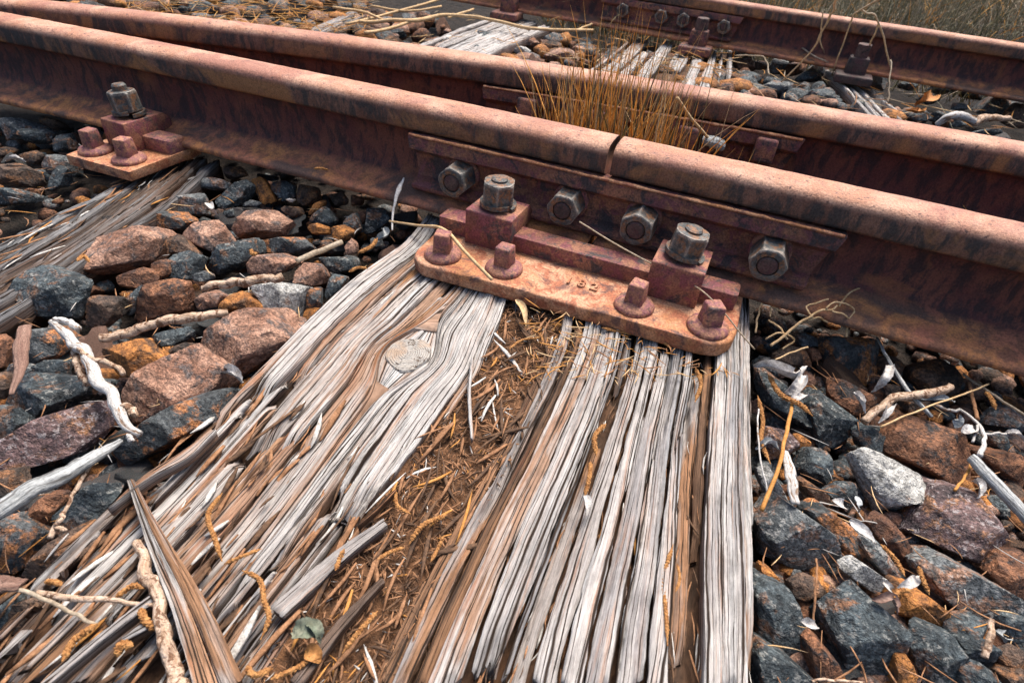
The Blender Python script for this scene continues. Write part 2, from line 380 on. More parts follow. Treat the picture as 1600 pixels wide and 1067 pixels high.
def translucent(m, f=.45):
    t = m.node_tree; b = t.nodes['Principled BSDF']; out = t.nodes['Material Output']
    tr = t.nodes.new('ShaderNodeBsdfTranslucent'); mx = t.nodes.new('ShaderNodeMixShader'); mx.inputs[0].default_value = f
    t.links.new(b.inputs['Base Color'].links[0].from_socket, tr.inputs[0]); t.links.new(b.outputs[0], mx.inputs[1]); t.links.new(tr.outputs[0], mx.inputs[2]); t.links.new(mx.outputs[0], out.inputs[0])
for m_ in (DRYGRASS, GREENGRASS, OLIVE, STRAW): translucent(m_)

# ------------------------------------------------------------------ ground under the ballast
def ground():
    n = 140
    s = np.sinh(np.linspace(-4.2, 4.2, n)); s = s/s.max()*30
    X, Y = np.meshgrid(s, s+.2); p = np.c_[X.ravel(), Y.ravel()]
    r = np.hypot(p[:, 0], p[:, 1])
    z = -.075+.02*(fbm(p*9, 3, 3)-.5)*(r < 6)+np.where(r > 6, .3*(fbm(p*.2, 2, 5)-.5), 0)
    o = part('ground', np.c_[p, z], grid_faces(n, n), GROUND, loc=np.zeros(3)); tag(o, kind='structure')
ground()

# ------------------------------------------------------------------ rails
HTOP = .165
Y1 = lambda x: -.026*x*x
Y2 = lambda x: -.0813*x*x+.0842*x+.3132
Y3 = lambda x: 1.3638-.0813*x
def rail_profile():
    # (y, z above foot bottom, zone) half, from foot bottom edge round to crown
    h = .145
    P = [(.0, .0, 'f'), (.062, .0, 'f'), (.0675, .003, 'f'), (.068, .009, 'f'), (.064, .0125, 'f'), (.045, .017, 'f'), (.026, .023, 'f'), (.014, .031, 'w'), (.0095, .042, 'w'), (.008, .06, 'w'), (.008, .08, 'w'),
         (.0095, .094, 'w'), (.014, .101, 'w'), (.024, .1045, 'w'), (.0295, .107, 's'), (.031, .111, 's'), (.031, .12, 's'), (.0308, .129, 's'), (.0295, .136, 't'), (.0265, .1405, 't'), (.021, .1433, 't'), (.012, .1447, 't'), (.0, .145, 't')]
    R = P[1:-1]
    loop = [(-y, z, q) for y, z, q in P]+[(y, z, q) for y, z, q in R[::-1]]
    return loop
def rail(name, yc, x0, x1, label, group=None, z0=.020, sc=1.0, seg=.012, seed=1, gapends=()):
    L = rail_profile(); k = len(L); n = max(3, int((x1-x0)/seg)); xs = np.linspace(x0, x1, n)
    py = np.array([q[0] for q in L])*sc; pz = np.array([q[1] for q in L])*sc
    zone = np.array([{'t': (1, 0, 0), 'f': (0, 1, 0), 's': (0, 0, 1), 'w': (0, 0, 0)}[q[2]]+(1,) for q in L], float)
    X = np.repeat(xs, k); Yv = yc(X)+np.tile(py, n); Z = z0+np.tile(pz, n)
    nz = fbm(np.c_[X*45, np.tile(np.arange(k)*.8, n)], 3, seed)-.5
    foot = np.tile(np.array([q[2] == 'f' and abs(q[0]) > .05 for q in L]), n)
    amp = np.where(foot, .0022, .0006)
    Yv = Yv+amp*nz*2*np.sign(np.tile(py, n)+1e-9); Z = Z+np.where(foot, .0008, .0004)*(fbm(np.c_[X*60, np.tile(np.arange(k)*.7, n)], 2, seed+4)-.5)*2
    V = np.c_[X, Yv, Z]; F = grid_faces(k, n, True).tolist(); F += [list(range(k)), list(range((n-1)*k, n*k))[::-1]]
    o = part(name, V, F, RAIL, loc=np.array([(x0+x1)/2, yc((x0+x1)/2), z0]))
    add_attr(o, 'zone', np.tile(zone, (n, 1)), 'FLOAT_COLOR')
    tag(o, label, 'rail', group)
    return o
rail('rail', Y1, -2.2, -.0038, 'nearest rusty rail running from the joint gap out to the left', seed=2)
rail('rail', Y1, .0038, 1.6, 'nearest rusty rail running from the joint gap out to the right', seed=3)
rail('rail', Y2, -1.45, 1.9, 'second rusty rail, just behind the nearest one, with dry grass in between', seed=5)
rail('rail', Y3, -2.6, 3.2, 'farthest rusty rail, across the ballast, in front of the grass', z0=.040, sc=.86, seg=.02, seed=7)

# ------------------------------------------------------------------ joint bars, nuts and bolts
def hex_nut(R, h, bore=True):
    """hexagonal nut along +z, chamfered top and bottom; centre of the base at the origin"""
    n = 96
    t = np.linspace(0, 2*np.pi, n, endpoint=False)
    hexr = R*np.cos(np.pi/6)/np.cos((t+np.pi/6) % (np.pi/3)-np.pi/6)
    rings = [(np.minimum(hexr, R*.90), 0), (np.minimum(hexr, R*.955), h*.045), (hexr*.995, h*.11), (hexr*.995, h*.80), (np.minimum(hexr, R*.965), h*.90), (np.minimum(hexr, R*.90), h*.97), (np.full(n, R*.80), h), (np.full(n, R*.56), h)]
    if bore: rings += [(np.full(n, R*.54), h-.0035)]
    V = np.concatenate([np.c_[r*np.cos(t), r*np.sin(t), np.full(n, z)] for r, z in rings])
    F = grid_faces(n, len(rings), True).tolist()+[list(range(n))[::-1], list(range((len(rings)-1)*n, len(rings)*n))]
    global NUT_EDGE
    dc = np.abs((t+np.pi/6+np.pi/6) % (np.pi/3)-np.pi/6); dc = np.abs((t-np.pi/6+np.pi/6) % (np.pi/3)-np.pi/6)
    NUT_EDGE = np.concatenate([np.maximum(np.exp(-(dc/.07)**2)*(i < 5), .9*(i in (4, 5))*np.ones(n)) for i in range(len(rings))])
    return V, F
def flat_shade(o, ang=.5):
    me = o.data
    bm = bmesh.new(); bm.from_mesh(me)
    for e in bm.edges:
        e.smooth = not (len(e.link_faces) == 2 and e.calc_face_angle(0) > ang)
    bm.to_mesh(me); bm.free(); return o
def rusty(v, amp, seed):
    return np.asarray(v)+amp*np.stack([fbm(np.asarray(v)*160, 2, seed+i)-.5 for i in range(3)], 1)*2
def joint_bar(yc, xa, xb, z0, sc, label, nuts, side=-1, seed=0, square=(), lip=True):
    root = thing('joint_bar', ((xa+xb)/2, yc((xa+xb)/2)+side*.03, z0+.03), label, 'joint bar')
    # profile: offset from the rail centre and height above the foot bottom
    P = np.array([(.012, .1005), (.033, .1035), (.0375, .1025), (.0395, .0985), (.0405, .083), (.0375, .0795), (.028, .0755), (.0245, .071), (.0235, .045), (.0265, .0385), (.044, .0335), (.049, .0305), (.049, .026), (.045, .0215), (.03, .0245), (.0105, .034)])*sc
    n = 90; xs = np.linspace(0, 1, n); k = len(P)
    V = []
    for s in xs:
        # ends are cut a little slanted: the lower flange is shorter
        zz = P[:, 1]/(.1035*sc); a = xa+(1-zz)*.012; b = xb-(1-zz)*.030
        x = a+(b-a)*s
        V.append(np.c_[x, yc(x)+side*P[:, 0], z0+P[:, 1]])
    V = np.concatenate(V); V = rusty(V, .0007, seed)
    o = part('bar', V, grid_faces(k, n, True).tolist()+[list(range(k)), list(range((n-1)*k, n*k))[::-1]], BAR, root); flat_shade(o, .6)
    if lip:
        x = np.linspace(xa+.002, xb-.004, 160); w = fbm(np.c_[x*60, x*0], 3, seed)
        rr = .0018+.0022*w
        V, F = tube(np.c_[x, yc(x)+side*(.0385*sc+.0016*w), z0+.1035*sc+.0012*(w-.5)], rr, 7, .7, seed, .25, 160)
        part('rust_lip', V, F, LIP, root)
    for i, (x, zc, ln, sp) in enumerate(nuts):
        y = yc(x)+side*.0235*sc; ax = (0, side, 0)
        b = thing_part('bolt', (x, y, z0+zc), root)
        v, f = lathe([(.0262*sc, -.001), (.0262*sc, .004), (.0245*sc, .0065), (.018*sc, .0065)], 28); flat_shade(part('washer', orient(v, (x, y, z0+zc), ax), f, SCREW, b))
        v, f = hex_nut(.0240*sc, ln); add_attr(flat_shade(part('nut', rusty(orient(v, (x, y+side*.006, z0+zc), ax, sp), .0005, seed+i), f, NUT, b), .35), 'edge', NUT_EDGE, 'FLOAT')
        v, f = lathe([(.0122*sc, 0), (.0122*sc, ln-.001), (.0105*sc, ln+.0012), (.006*sc, ln+.0018)], 22); flat_shade(part('bolt_end', orient(v, (x, y+side*.006, z0+zc), ax), f, DARKIRON, b), .6)
    for i, (x, zc) in enumerate(square):
        y = yc(x)+side*.0235*sc
        v, f = prism([(-.019, -.022), (.019, -.022), (.019, .022), (-.019, .022)], 0, .034, .005, .9, 3)
        part('bolt_head', rusty(orient(v, (x, y, z0+zc), (0, side, .25)), .0008, seed+i), f, BAR, root)
    return root
def thing_part(name, loc, parent):
    o = bpy.data.objects.new(name, None); COL.objects.link(o); o.parent = parent; o.empty_display_size = .02
    o.location = tuple(np.asarray(loc)-origin_of(parent)); return o
joint_bar(Y1, -.303, .303, .020, 1.0, 'ribbed rusty joint bar with four big hex nuts bridging the gap in the nearest rail',
          [(-.2165, .0565, .037, .25), (-.0455, .0565, .036, .5), (.0595, .0575, .040, .05), (.2285, .057, .042, .52)], seed=11)
joint_bar(Y2, -.318, .243, .020, 1.0, 'rusty joint bar with square bolt heads on the second rail behind the dry grass',
          [], seed=21, square=[(-.230, .070), (-.10, .068), (.06, .068), (.188, .072)])
joint_bar(Y3, -.435, .028, .040, .86, 'small joint bar with four hex nuts on the farthest rail',
          [(-.352, .058, .022, .2), (-.222, .058, .022, .4), (-.150, .058, .022, .1), (-.022, .058, .022, .3)], seed=31, lip=False)

# ------------------------------------------------------------------ base plates with clips
def square_screw(x, y, z, parent, spin, seed, s=1.0, tilt=(0, 0, 1)):
    b = thing_part('screw', (x, y, z), parent)
    v, f = lathe([(.0245*s, -.001), (.0255*s, .003), (.0235*s, .0065), (.0165*s, .0095), (.012*s, .0105)], 30)
    part('flange', rusty(orient(v, (x, y, z), tilt, spin), .0006, seed), f, SCREW, b)
    w = .0118*s
    v, f = prism([(-w, -w), (w, -w), (w, w), (-w, w)], .006, .036*s, .0022, .86, 2)
    part('head', rusty(orient(v, (x, y, z), tilt, spin), .0007, seed+1), f, SCREW, b)
def clip(x, y0, y1, w, z0, h, parent, spin, seed, nut_h=.030, lean=(0, .0, 1), tall=False):
    """rail clip: block that bears on the rail foot, with a bolt, spring washer and nut on top"""
    c = thing_part('clip', (x, (y0+y1)/2, z0), parent)
    prof = [(y0, z0), (y0+.002, z0+h*.97), (y0+.004, z0+h), (y1-.012, z0+h*.96), (y1, z0+h*.72), (y1, z0+h*.42), (y1-.02, z0+h*.38), (y1-.024, z0)]
    n = len(prof); v = [(x-w/2, a, b) for a, b in prof]+[(x+w/2, a, b) for a, b in prof]
    f = [list(range(n)), list(range(n, 2*n))[::-1]]+[[i, n+i, n+(i+1) % n, (i+1) % n] for i in range(n)]
    V, F = bev(v, f, .0024, 2); flat_shade(part('block', rusty(V, .0007, seed), F, CLIP, c), .6)
    yb = y0+(y1-y0)*.42; zb = z0+h
    # spring washer: one open turn of square bar
    t = np.linspace(.25, 2*np.pi+.05, 40); R = .0215
    ring = [np.c_[(R+a)*np.cos(t), (R+a)*np.sin(t), .0015+b+t*.0009] for a, b in ((-.0042, 0), (.0042, 0), (.0042, .0055), (-.0042, .0055))]
    V = np.stack(ring, 1).reshape(-1, 3)
    flat_shade(part('spring_washer', orient(V, (x, yb, zb-.002), lean, spin-.9), grid_faces(4, 40, True).tolist()+[[0, 1, 2, 3], [159, 158, 157, 156]], NUT, c))
    nb = np.array((x, yb, zb+.0075)); L = np.asarray(lean, float)/np.linalg.norm(lean)
    v, f = hex_nut(.0232, nut_h, False); add_attr(flat_shade(part('nut', rusty(orient(v, nb, lean, spin), .0005, seed+2), f, NUT, c), .35), 'edge', NUT_EDGE, 'FLOAT')
    v, f = lathe([(.0112, 0), (.0112, .003 if not tall else .008), (.009, .0045 if not tall else .011)], 20); flat_shade(part('bolt_end', orient(v, nb+L*(nut_h-.0005), lean), f, NUT, c), .6)
def rounded(poly, r, n=6):
    p = np.asarray(poly, float); out = []
    for i in range(len(p)):
        a, b, c = p[i-1], p[i], p[(i+1) % len(p)]; ri = r[i]
        d1 = (a-b)/np.linalg.norm(a-b); d2 = (c-b)/np.linalg.norm(c-b)
        if ri == 0: out.append(b); continue
        for t in np.linspace(0, 1, n): out.append((1-t)**2*(b+d1*ri)+2*t*(1-t)*b+t*t*(b+d2*ri))
    return np.array(out)
def main_plate():
    root = thing('base_plate', (0, -.12, 0), 'long rusty orange base plate with two nutted clips under the rail joint', 'base plate')
    poly = rounded([(-.216, -.055), (-.214, -.206), (.02, -.191), (.218, -.188), (.216, -.055)], [0, .045, .06, .045, 0], 8)
    V, F = prism(poly, .001, .022, .004, 1.0, 3); flat_shade(part('plate', rusty(V, .0012, 5), F, PLATE, root), .7)
    V, F = prism(rounded([(-.213, -.112), (.207, -.106), (.207, -.074), (-.213, -.078)], [.004]*4, 3), .020, .0455, .003, 1.0, 2)
    flat_shade(part('rib', rusty(V, .0009, 8), F, CLIP, root), .7)
    for i, (x, y, s) in enumerate([(-.1735, -.1700, .25), (-.0865, -.1600, -.05), (.0915, -.1570, -.10), (.1835, -.1570, .55)]):
        square_screw(x, y, .0215, root, s, 40+i)
    clip(-.1305, -.1225, -.046, .070, .0215, .0505, root, .35, 51, .031, (.02, .0, 1))
    clip(.1290, -.1260, -.046, .066, .0215, .0505, root, .1, 61, .029, (.12, .03, 1))
    # cast number standing proud of the plate
    cu = bpy.data.curves.new('cast_number', 'FONT'); cu.body = '1 8 2'; cu.size = .022; cu.extrude = .0020; cu.bevel_depth = .0004; cu.align_x = 'CENTER'
    tmp = bpy.data.objects.new('tmp', cu); COL.objects.link(tmp)
    me = bpy.data.meshes.new_from_object(tmp.evaluated_get(bpy.context.evaluated_depsgraph_get()))
    bpy.data.objects.remove(tmp)
    me.materials.clear(); me.materials.append(PLATE); me.name = 'cast_number'
    o = bpy.data.objects.new('cast_number', me); COL.objects.link(o); o.parent = root
    o.location = (.018, -.151+.12, .0225); o.rotation_euler = (0, 0, .04)
main_plate()
def small_plate():
    root = thing('base_plate', (-.815, -.13, 0), 'small square rusty base plate with one dark nutted clip on the left sleeper', 'base plate')
    V, F = prism(rounded([(-.892, -.05), (-.880, -.196), (-.740, -.191), (-.735, -.05)], [.003]*4, 3), .001, .018, .003, 1.0, 2)
    flat_shade(part('plate', rusty(V, .0012, 15), F, PLATE, root), .7)
    V, F = prism([(-.798, -.112), (-.738, -.108), (-.738, -.072), (-.798, -.074)], .016, .042, .004, .95, 2)
    flat_shade(part('shoulder', rusty(V, .001, 16), F, SCREW, root), .7)
    square_screw(-.853, -.160, .0175, root, .1, 70, 1.05); square_screw(-.777, -.158, .0175, root, .25, 74, 1.05)
    clip(-.822, -.138, -.046, .054, .0175, .0500, root, .2, 81, .033, (-.10, -.0, 1), True)
small_plate()
def far_clip(x, label, seed):
    y = float(Y3(x))-.058
    root = thing('rail_clip', (x, y, .03), label, 'rail clip')
    V, F = prism([(x-.05, y-.07), (x+.05, y-.07), (x+.05, y+.005), (x-.05, y+.005)], .022, .044, .004, .97)
    part('plate', rusty(V, .001, seed), F, (DARKIRON if x > .3 else BAR), root)
    V, F = prism([(x-.028, y-.035), (x+.028, y-.035), (x+.028, y+.012), (x-.028, y+.012)], .04, .085, .003, .9)
    part('block', rusty(V, .001, seed), F, (DARKIRON if x > .3 else BAR), root)
    v, f = hex_nut(.020, .034, False); flat_shade(part('nut', orient(v, (x, y-.012, .084), (0, 0, 1), seed), f, DARKIRON, root), .35)
far_clip(-.758, 'far rail clip with a nut near the top edge above the pale sleeper', 1)
far_clip(.372, 'dark far rail clip with a nut beside the bleached wood strips', 2)
far_clip(-.085, 'far rail clip with a nut in front of the small joint bar', 3)

# ------------------------------------------------------------------ sleepers: streamlines of the grain, split into ridges
def resample(P, n):
    P = np.asarray(P, float); t = np.r_[0, np.cumsum(np.linalg.norm(np.diff(P, axis=0), axis=1))]; t /= t[-1]
    Q = smooth_path(P, 400); tt = np.r_[0, np.cumsum(np.linalg.norm(np.diff(Q, axis=0), axis=1))]; tt /= tt[-1]
    s = np.linspace(0, 1, n); return np.stack([np.interp(s, tt, Q[:, k]) for k in range(Q.shape[1])], 1)
class Grain:
    def __init__(s, guides, us, knot=None):
        """guides: lines in world x,y from the rail end to the free end; us: their place across, in metres"""
        s.G = np.stack([resample(g, 80) for g in guides]); s.us = np.asarray(us, float); s.knot = knot
        s.len = np.linalg.norm(np.diff(s.G, axis=1), axis=2).sum(1).mean()
    def __call__(s, u, v):
        """u in metres across, v in 0..1 along"""
        u = np.asarray(u, float); v = np.clip(np.asarray(v, float), 0, 1)*79
        k = np.clip(np.searchsorted(s.us, u, 'right')-1, 0, len(s.us)-2); a = (u-s.us[k])/(s.us[k+1]-s.us[k])
        i = np.clip(np.floor(v).astype(int), 0, 78); b = (v-i)[:, None]
        p0 = s.G[k, i]*(1-b)+s.G[k, i+1]*b; p1 = s.G[k+1, i]*(1-b)+s.G[k+1, i+1]*b
        p = p0*(1-a[:, None])+p1*a[:, None]
        if s.knot is not None:
            c, R, ax = s.knot
            d = p-c; al = d@ax; pe = np.array([-ax[1], ax[0]]); la = d@pe
            g = np.exp(-(al/(1.35*R))**2)
            nl = np.sign(la)*np.sqrt(la**2+(R*R)*g)
            w = np.exp(-(la/(4.5*R))**2)
            p = p+((nl-la)*w)[:, None]*pe
        return p
SILVER, GREY, COOL, BRN, DKB, ORG = (.47, .46, .445), (.35, .345, .34), (.25, .262, .275), (.31, .165, .09), (.10, .06, .04), (.36, .17, .07)
def ridge(G, u0, u1, v0, v1, zt, parent, seed, tone, alt, name='wood_ridge', depth=.03, crackf=110, du=.00055, dv=.0055, round_=.0020, ragged=.006, slope=0.0, fray=.03):
    rs = np.random.RandomState(seed)
    nu = int(np.clip((u1-u0)/du, 6, 150)); nv = int(np.clip((v1-v0)*G.len/dv, 8, 170))
    s = np.linspace(0, 1, nu); t = np.linspace(0, 1, nv); S, T = np.meshgrid(s, t); S = S.ravel(); T = T.ravel()
    # frayed ends: each fibre ends somewhere else
    f0 = v0+fray*fbm(np.c_[S*(u1-u0)*300+seed, S*0], 2, seed+1); f1 = v1-fray*1.6*fbm(np.c_[S*(u1-u0)*260+seed*3, S*0], 2, seed+2)
    v = f0+(f1-f0)*T
    wob = (fbm(np.c_[v*9+seed, v*0], 4, seed+3, .65)-.5)*ragged; wob2 = (fbm(np.c_[v*11+seed*2, v*0], 4, seed+4, .65)-.5)*ragged
    a = u0+wob; b = u1+wob2
    if v0 > .02: a = a+(b-a)*.15*np.exp(-(T/.10)**2); b = b-(b-a)*.15*np.exp(-(T/.10)**2)
    if v1 < .98: a, b = a+(b-a)*.16*np.exp(-((1-T)/.10)**2), b-(b-a)*.16*np.exp(-((1-T)/.10)**2)
    if getattr(G, 'ku', None) is not None:                   # never bridge the knot
        if u0 >= G.ku-1e-4: a = np.maximum(a, G.ku+.0003); b = np.maximum(b, a+.0005)
        elif u1 <= G.ku+1e-4: b = np.minimum(b, G.ku-.0003); a = np.minimum(a, b-.0005)
    u = a+(b-a)*S
    vm = v*G.len
    sk = u+.006*(fbm(np.c_[vm*5, u*30], 2, 77)-.5)           # grain wanders
    r1 = 1-np.abs(2*vn(np.c_[sk*430, vm*2.2], seed)-1); r2 = 1-np.abs(2*vn(np.c_[sk*190, vm*1.5], seed+5)-1)
    big = fbm(np.c_[sk*60, vm*2.2], 2, seed+6)-.5
    lay = fbm(np.c_[sk*75, vm*7.0], 4, seed+16, .6); lay = np.floor(lay*7)/7+.25*(lay-np.floor(lay*7)/7)      # flaked layers with sharp steps
    ck = vn(np.c_[sk*crackf, vm*1.4], seed+8); ckm = np.clip((np.abs(ck-.5)*-1+.055)/.040, 0, 1)*(vn(np.c_[sk*25, vm*7], seed+9) > .50)
    h = zt-.0006*r1**2-.0008*r2**2+.0030*big+.0095*(lay-.5)-.0080*ckm
    e = np.abs(2*S-1); h = h-round_*e**4-(.004*(1-T) if slope else 0)
    h = h-.010*np.exp(-(T/.03)**2)*(v0 > .02)-.010*np.exp(-((1-T)/.035)**2)*(v1 < .98)
    xy = G(u, v)
    top = np.c_[xy, h]
    # side walls
    jl = np.arange(nv)*nu; jr = jl+nu-1
    def wall(j, sgn):
        base = top[j].copy(); base[:, 2] = zt-depth
        g2 = G(u[j]-sgn*.002, v[j]); base[:, :2] = g2
        mid = (top[j]+base)/2; mid[:, :2] += 0; mid[:, 2] = zt-depth*.35
        return mid, base
    ml, bl = wall(jl, -1); mr, br = wall(jr, 1)
    V = np.concatenate([np.stack([bl, ml], 1), top.reshape(nv, nu, 3), np.stack([mr, br], 1)], 1).reshape(-1, 3)
    k = nu+4; F = grid_faces(k, nv)
    capA = np.arange(k)[::-1]; capB = (nv-1)*k+np.arange(k)
    F = F.tolist()+[capA.tolist(), capB.tolist()]
    # colour of the wood itself: bleached outer fibres over fresher brown ones
    cm = .5*fbm(np.c_[sk*50, vm*4.0], 3, seed+11)+.5*(1-lay)+.14*(fbm(np.c_[sk*420, vm*8], 2, seed+12)-.5)
    cm = np.clip((cm-.47)/.12, 0, 1)[:, None]*.85
    colr = (1-cm)*np.array(tone)+cm*np.array(alt)
    hv = np.clip((r2+r1*.5)/1.1, 0, 1)[:, None]
    colr = colr*(1-.20*hv)+.20*hv*np.array(BRN)*min(1, np.mean(tone)/.3)
    C4 = np.c_[colr, np.ones(len(colr))].reshape(nv, nu, 4)
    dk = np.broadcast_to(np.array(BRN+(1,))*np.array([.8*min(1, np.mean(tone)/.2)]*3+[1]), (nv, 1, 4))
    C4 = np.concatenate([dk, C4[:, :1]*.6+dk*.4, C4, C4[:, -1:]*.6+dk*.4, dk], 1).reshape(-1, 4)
    gr = np.c_[sk, vm, np.full(len(sk), seed*.37)].reshape(nv, nu, 3)
    gr = np.concatenate([gr[:, :1]-[.02, 0, 0], gr[:, :1]-[.008, 0, 0], gr, gr[:, -1:]+[.008, 0, 0], gr[:, -1:]+[.02, 0, 0]], 1).reshape(-1, 3)
    o = part(name, V, F, WOOD, parent)
    add_attr(o, 'wcol', C4, 'FLOAT_COLOR'); add_attr(o, 'grain', gr, 'FLOAT_VECTOR')
    return o
def core(G, u0, u1, z, parent, seed, mat=None, depth=.12, v0=0, v1=1, name='core', amp=.008, nu=60, nv=90):
    s = np.linspace(u0, u1, nu); t = np.linspace(v0, v1, nv); S, T = np.meshgrid(s, t); S = S.ravel(); T = T.ravel()
    xy = G(S, T); zz = z+amp*(fbm(np.c_[xy*70], 4, seed)-.5)*2
    V = np.c_[xy, zz]; F = grid_faces(nu, nv)
    # skirt
    ring = np.r_[np.arange(nu), np.arange(1, nv)*nu+nu-1, (nv-1)*nu+np.arange(nu-2, -1, -1), np.arange(nv-2, 0, -1)*nu]
    low = V[ring].copy(); low[:, 2] = z-depth; m = len(V); k = len(ring); i = np.arange(k)
    F = np.r_[F, np.c_[ring[i], ring[(i+1) % k], m+(i+1) % k, m+i]]
    return part(name, np.r_[V, low], F, mat or CORE, parent)

def splinters(G, n, ubox, vbox, zr, parent, seed, lmin=.02, lmax=.09, wmin=.0008, wmax=.0035, ang=.25, name='splinters', mats=None, pts=None, probs=(.46, .16, .34, .04)):
    """loose slivers too many to count, one mesh; zr: (low, high)"""
    rs = np.random.RandomState(seed)
    if pts is not None:
        c = np.asarray(pts, float); n = len(c); a = rs.uniform(0, 6.28, n); d = np.c_[np.cos(a), np.sin(a)]
    else:
        u = rs.uniform(ubox[0], ubox[1], n); v = rs.uniform(vbox[0], vbox[1], n); c = np.c_[G(u, v), rs.uniform(zr[0], zr[1], n)]
        d = G(u, v+.01)-G(u, v-.01); d /= np.linalg.norm(d, axis=1)[:, None]+1e-9
    a = rs.normal(0, ang, n); d = np.c_[d[:, 0]*np.cos(a)-d[:, 1]*np.sin(a), d[:, 0]*np.sin(a)+d[:, 1]*np.cos(a)]
    L = rs.uniform(lmin, lmax, n)*rs.uniform(.4, 1, n); w = rs.uniform(wmin, wmax, n)*(.4+L/lmax*.8)
    x = np.c_[d, rs.normal(0, .10, n)]; x /= np.linalg.norm(x, axis=1)[:, None]
    y = np.c_[-x[:, 1], x[:, 0], np.zeros(n)]; y /= np.linalg.norm(y, axis=1)[:, None]+1e-9; z = np.cross(x, y); bend = rs.normal(0, .05, n)*L
    S = np.array([-.5, -.15, .2, .5]); K = np.c_[rs.uniform(.1, .7, n), np.ones(n), np.full(n, .9), rs.uniform(.05, .5, n)]
    cc = c[:, None]+x[:, None]*(S[None, :]*L[:, None])[..., None]+y[:, None]*(bend[:, None]*4*S[None]**2)[..., None]
    wk = (w[:, None]*K)[..., None]; Y, Z = y[:, None], z[:, None]
    V = np.stack([cc-Y*wk-Z*wk*.3, cc+Y*wk-Z*wk*.3, cc+Y*wk*.7+Z*wk*.6, cc-Y*wk*.7+Z*wk*.6], 2).reshape(-1, 3)
    f0 = [(4*j+e, 4*j+(e+1) % 4, 4*j+4+(e+1) % 4, 4*j+4+e) for j in range(3) for e in range(4)]+[(3, 2, 1, 0), (12, 13, 14, 15)]
    F = (np.arange(n)[:, None, None]*16+np.array(f0)[None]).reshape(-1, 4)
    mats = mats or CHIPS
    o = part(name, V, F, mats[0], parent, smooth=False)
    for q in mats[1:]: o.data.materials.append(q)
    o.data.polygons.foreach_set('material_index', np.repeat(rs.choice(len(mats), n, p=probs), 14).astype(np.int32))
    o['kind'] = 'stuff'; return o

